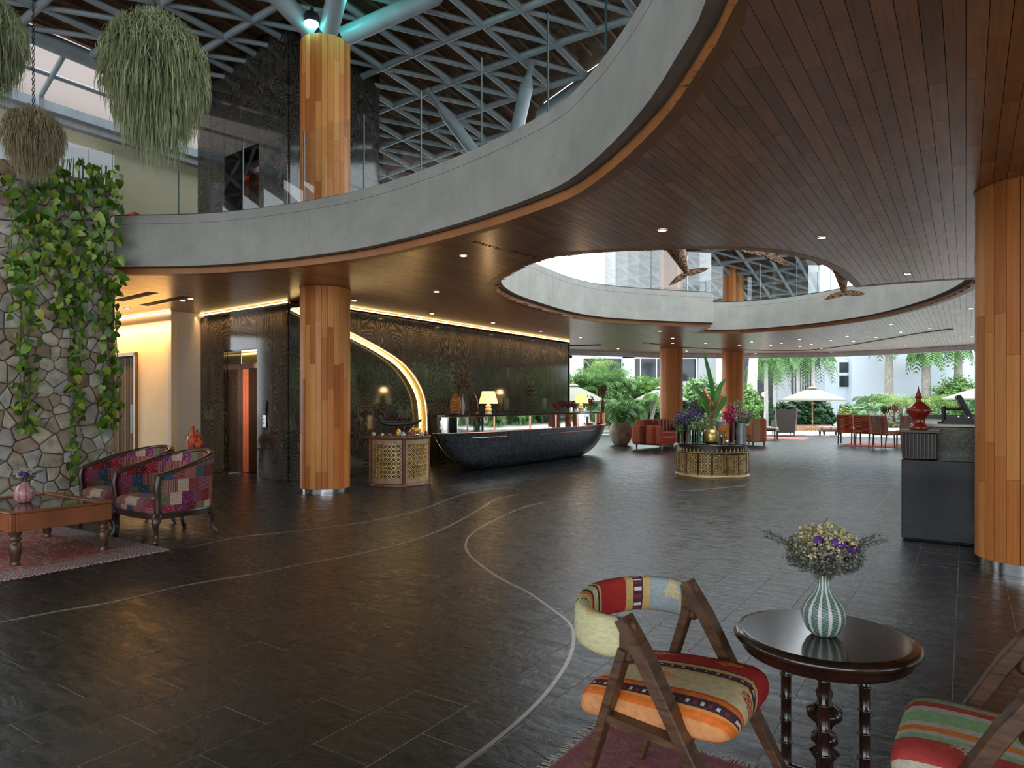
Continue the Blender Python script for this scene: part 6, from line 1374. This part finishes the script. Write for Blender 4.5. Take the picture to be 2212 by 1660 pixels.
# red bench on the upper floor
p=ray(330,12.9); t=thing('red_bench','red bench end showing above the parapet on the upper floor','bench',(p.x,p.y,3.801),RZ); REDL=plain('red_upholstery',(.40,.02,.02),.5); MB().bbox((0,0,.40),(.7,1.5,.16),.03).build('seat',REDL,t)
m=MB(); m.xf=Matrix.Rotation(pi/2,4,'Z')@Matrix.Rotation(pi/2,4,'X'); m.prism([(-.5,.48),(.2,.48),(-.42,1.02),(-.5,1.04)],-.30,.30); m.build('backrest',REDL,t); legs4(t,(-.3,.3),(-.65,.65),.33,.03,BLACKM)
# ------------------------------------------------------------------ copper whales hung in the ceiling opening
g=G('copper_mesh'); v=g.tc('Object'); a=g.vor(v,34); n=g.noise(v,14,3); g.set(Base_Color=g.mix(g.math('LESS_THAN',a,.42),g.ramp(n,[(.3,(.16,.075,.035)),(.7,(.36,.19,.10))]),(.02,.012,.008)),Roughness=.5,Metallic=.4); g.bump(a,-.7,.01); WHM=g.m
def whale(label,tail,dirv,L,span,roll=0):
    t=thing('whale_sculpture',label,'sculpture',tail); d=Vector(dirv).normalized(); Z=d; Xa=Vector((cos(roll),sin(roll),0)); Xa=(Xa-Z*Xa.dot(Z)).normalized(); Ya=Z.cross(Xa); M=Matrix((Xa,Ya,Z)).transposed().to_4x4()
    m=MB(); m.xf=M; pr=[(.045,.0),(.06,.06),(.085,.16),(.12,.30),(.20,.60),(.27,1.0),(.30,1.4),(.28,1.8),(.2,2.15),(.02,2.4)]; m.lathe([(r*L/2.4,z*L/2.4) for r,z in pr],18,fn=lambda a,z:1-.18*abs(sin(a))); m.build('body',WHM,t)
    for s in(-1,1):
        pl=[(0,.10),(.10,.04),(.24,.02),(.40,-.03),(.52,-.10),(.40,-.13),(.22,-.11),(.08,-.10),(0,-.06)]; f=MB(); f.xf=M@Matrix.Rotation(pi/2,4,'X'); f.prism([(s*x*span/1.04,y*span/1.04+.0) for x,y in pl],-.018,.018); f.build('tail_fluke',WHM,t)
        f=MB(); f.xf=M@Matrix.Translation((s*.22*L/2.4,0,1.5*L/2.4))@Matrix.Rotation(pi/2,4,'X'); f.prism([(0,.12),(s*.35,-.10),(s*.5,-.32),(s*.28,-.22),(0,-.10)],-.02,.02); f.build('flipper',WHM,t)
    top=d*L*.7; hh=max(.3,rz_(*tost((tail[0]+top.x,tail[1]+top.y)))-tail[2]-top.z-.05); MB().tube([top,top+Vector((0,0,hh))],.006,5).build('cable',BLACKM,t)
whale('copper mesh whale diving tail-down in front of the column, tail pointing down in the opening',(X(1484,11.6),11.6,hz(590,11.6)),(-.36,.05,.85),2.3,.74,.0)
whale('copper mesh whale in the middle of the opening showing a raised fluke',(X(1652,11.0),11.0,hz(545,11.0)),(.25,.1,.9),2.2,.95,.15)
whale('copper mesh whale at the right of the opening with its tail hanging below the edge',(X(1823,12.3),12.3,hz(632,12.3)),(-.12,-.02,.95),2.2,.78,.05)
# ------------------------------------------------------------------ recessed downlights
DLG=glow('downlight_glow',(1,.78,.48),16); BEZ=plain('bezel',(.55,.50,.42),.4); DL=[(1431,498),(1775,514),(1960,593),(1001,553),(943,631),(765,650),(933,678),(1065,698),(1168,716),(1425,716),(1453,731),(1453,742),(1254,730),(1524,742),(1597,746),(1624,739),(1665,747),(1688,742),(1727,734),(1830,727),(1753,744),(1795,736),(1925,701),(1945,718),(2009,709),(2097,667),(2099,728),(1892,729),(1844,738),(1774,753),(1795,761),(1728,749),(1335,754),(1483,759),(1632,764),(1955,748),(250,624),(275,667),(395,650),(412,646)]
DLL={(1431,498):'recessed downlight above the front edge of the leaf-shaped opening, over the first whale',(1775,514):'recessed downlight above the right half of the leaf-shaped opening',(1960,593):'recessed downlight between the leaf-shaped opening and the large column',(1001,553):'recessed downlight close to the curved void edge left of the leaf-shaped opening',(943,631):'recessed downlight left of the rounded tip of the leaf-shaped opening',(765,650):'recessed downlight right beside the head of the teak column',(933,678):'recessed downlight nearest the lit curve on the marble wall',(1065,698):'recessed downlight under the tip of the opening, above the first desk lamp',(1168,716):'recessed downlight above the middle of the reception desk',(1254,730):'recessed downlight above the garden end of the reception desk',(2097,667):'recessed downlight touching the edge of the large column',(250,624):'recessed downlight hugging the rubble wall edge, before the air slots',(275,667):'recessed downlight between the air slots and the warm wall',(395,650):'recessed downlight at the right end of the air slot',(412,646):'recessed downlight just right of the air slot end'}
rm=MB(); rm.lathe([(.040,-.002),(.056,-.006),(.060,-.001),(.060,.004)],20,cap=False); rme=rm.mesh('bezel'); rme.materials.append(BEZ); lm=MB(); lm.lathe([(.0001,-.002),(.041,-.002)],20,cap=False); lme=lm.mesh('lens'); lme.materials.append(DLG)
order=sorted(DL,key=lambda p:(at(p[0],p[1],CZ)).length); first=None
for i,(x,y) in enumerate(order):
    p=at(x,y,CZ-.0045); o=thing('downlight',DLL.get((x,y),'tiny warm recessed downlight among the many in the pale far ceiling'),'downlight',p,0,'recessed ceiling downlights'); link('bezel',rme,None,o); link('lens',lme,None,o)
    if i<22: lamp('downlight_beam','SPOT',(p.x,p.y,CZ-.03),17,(1,.70,.42),(0,0,0),spot_size=radians(95),spot_blend=.7,shadow_soft_size=.05)
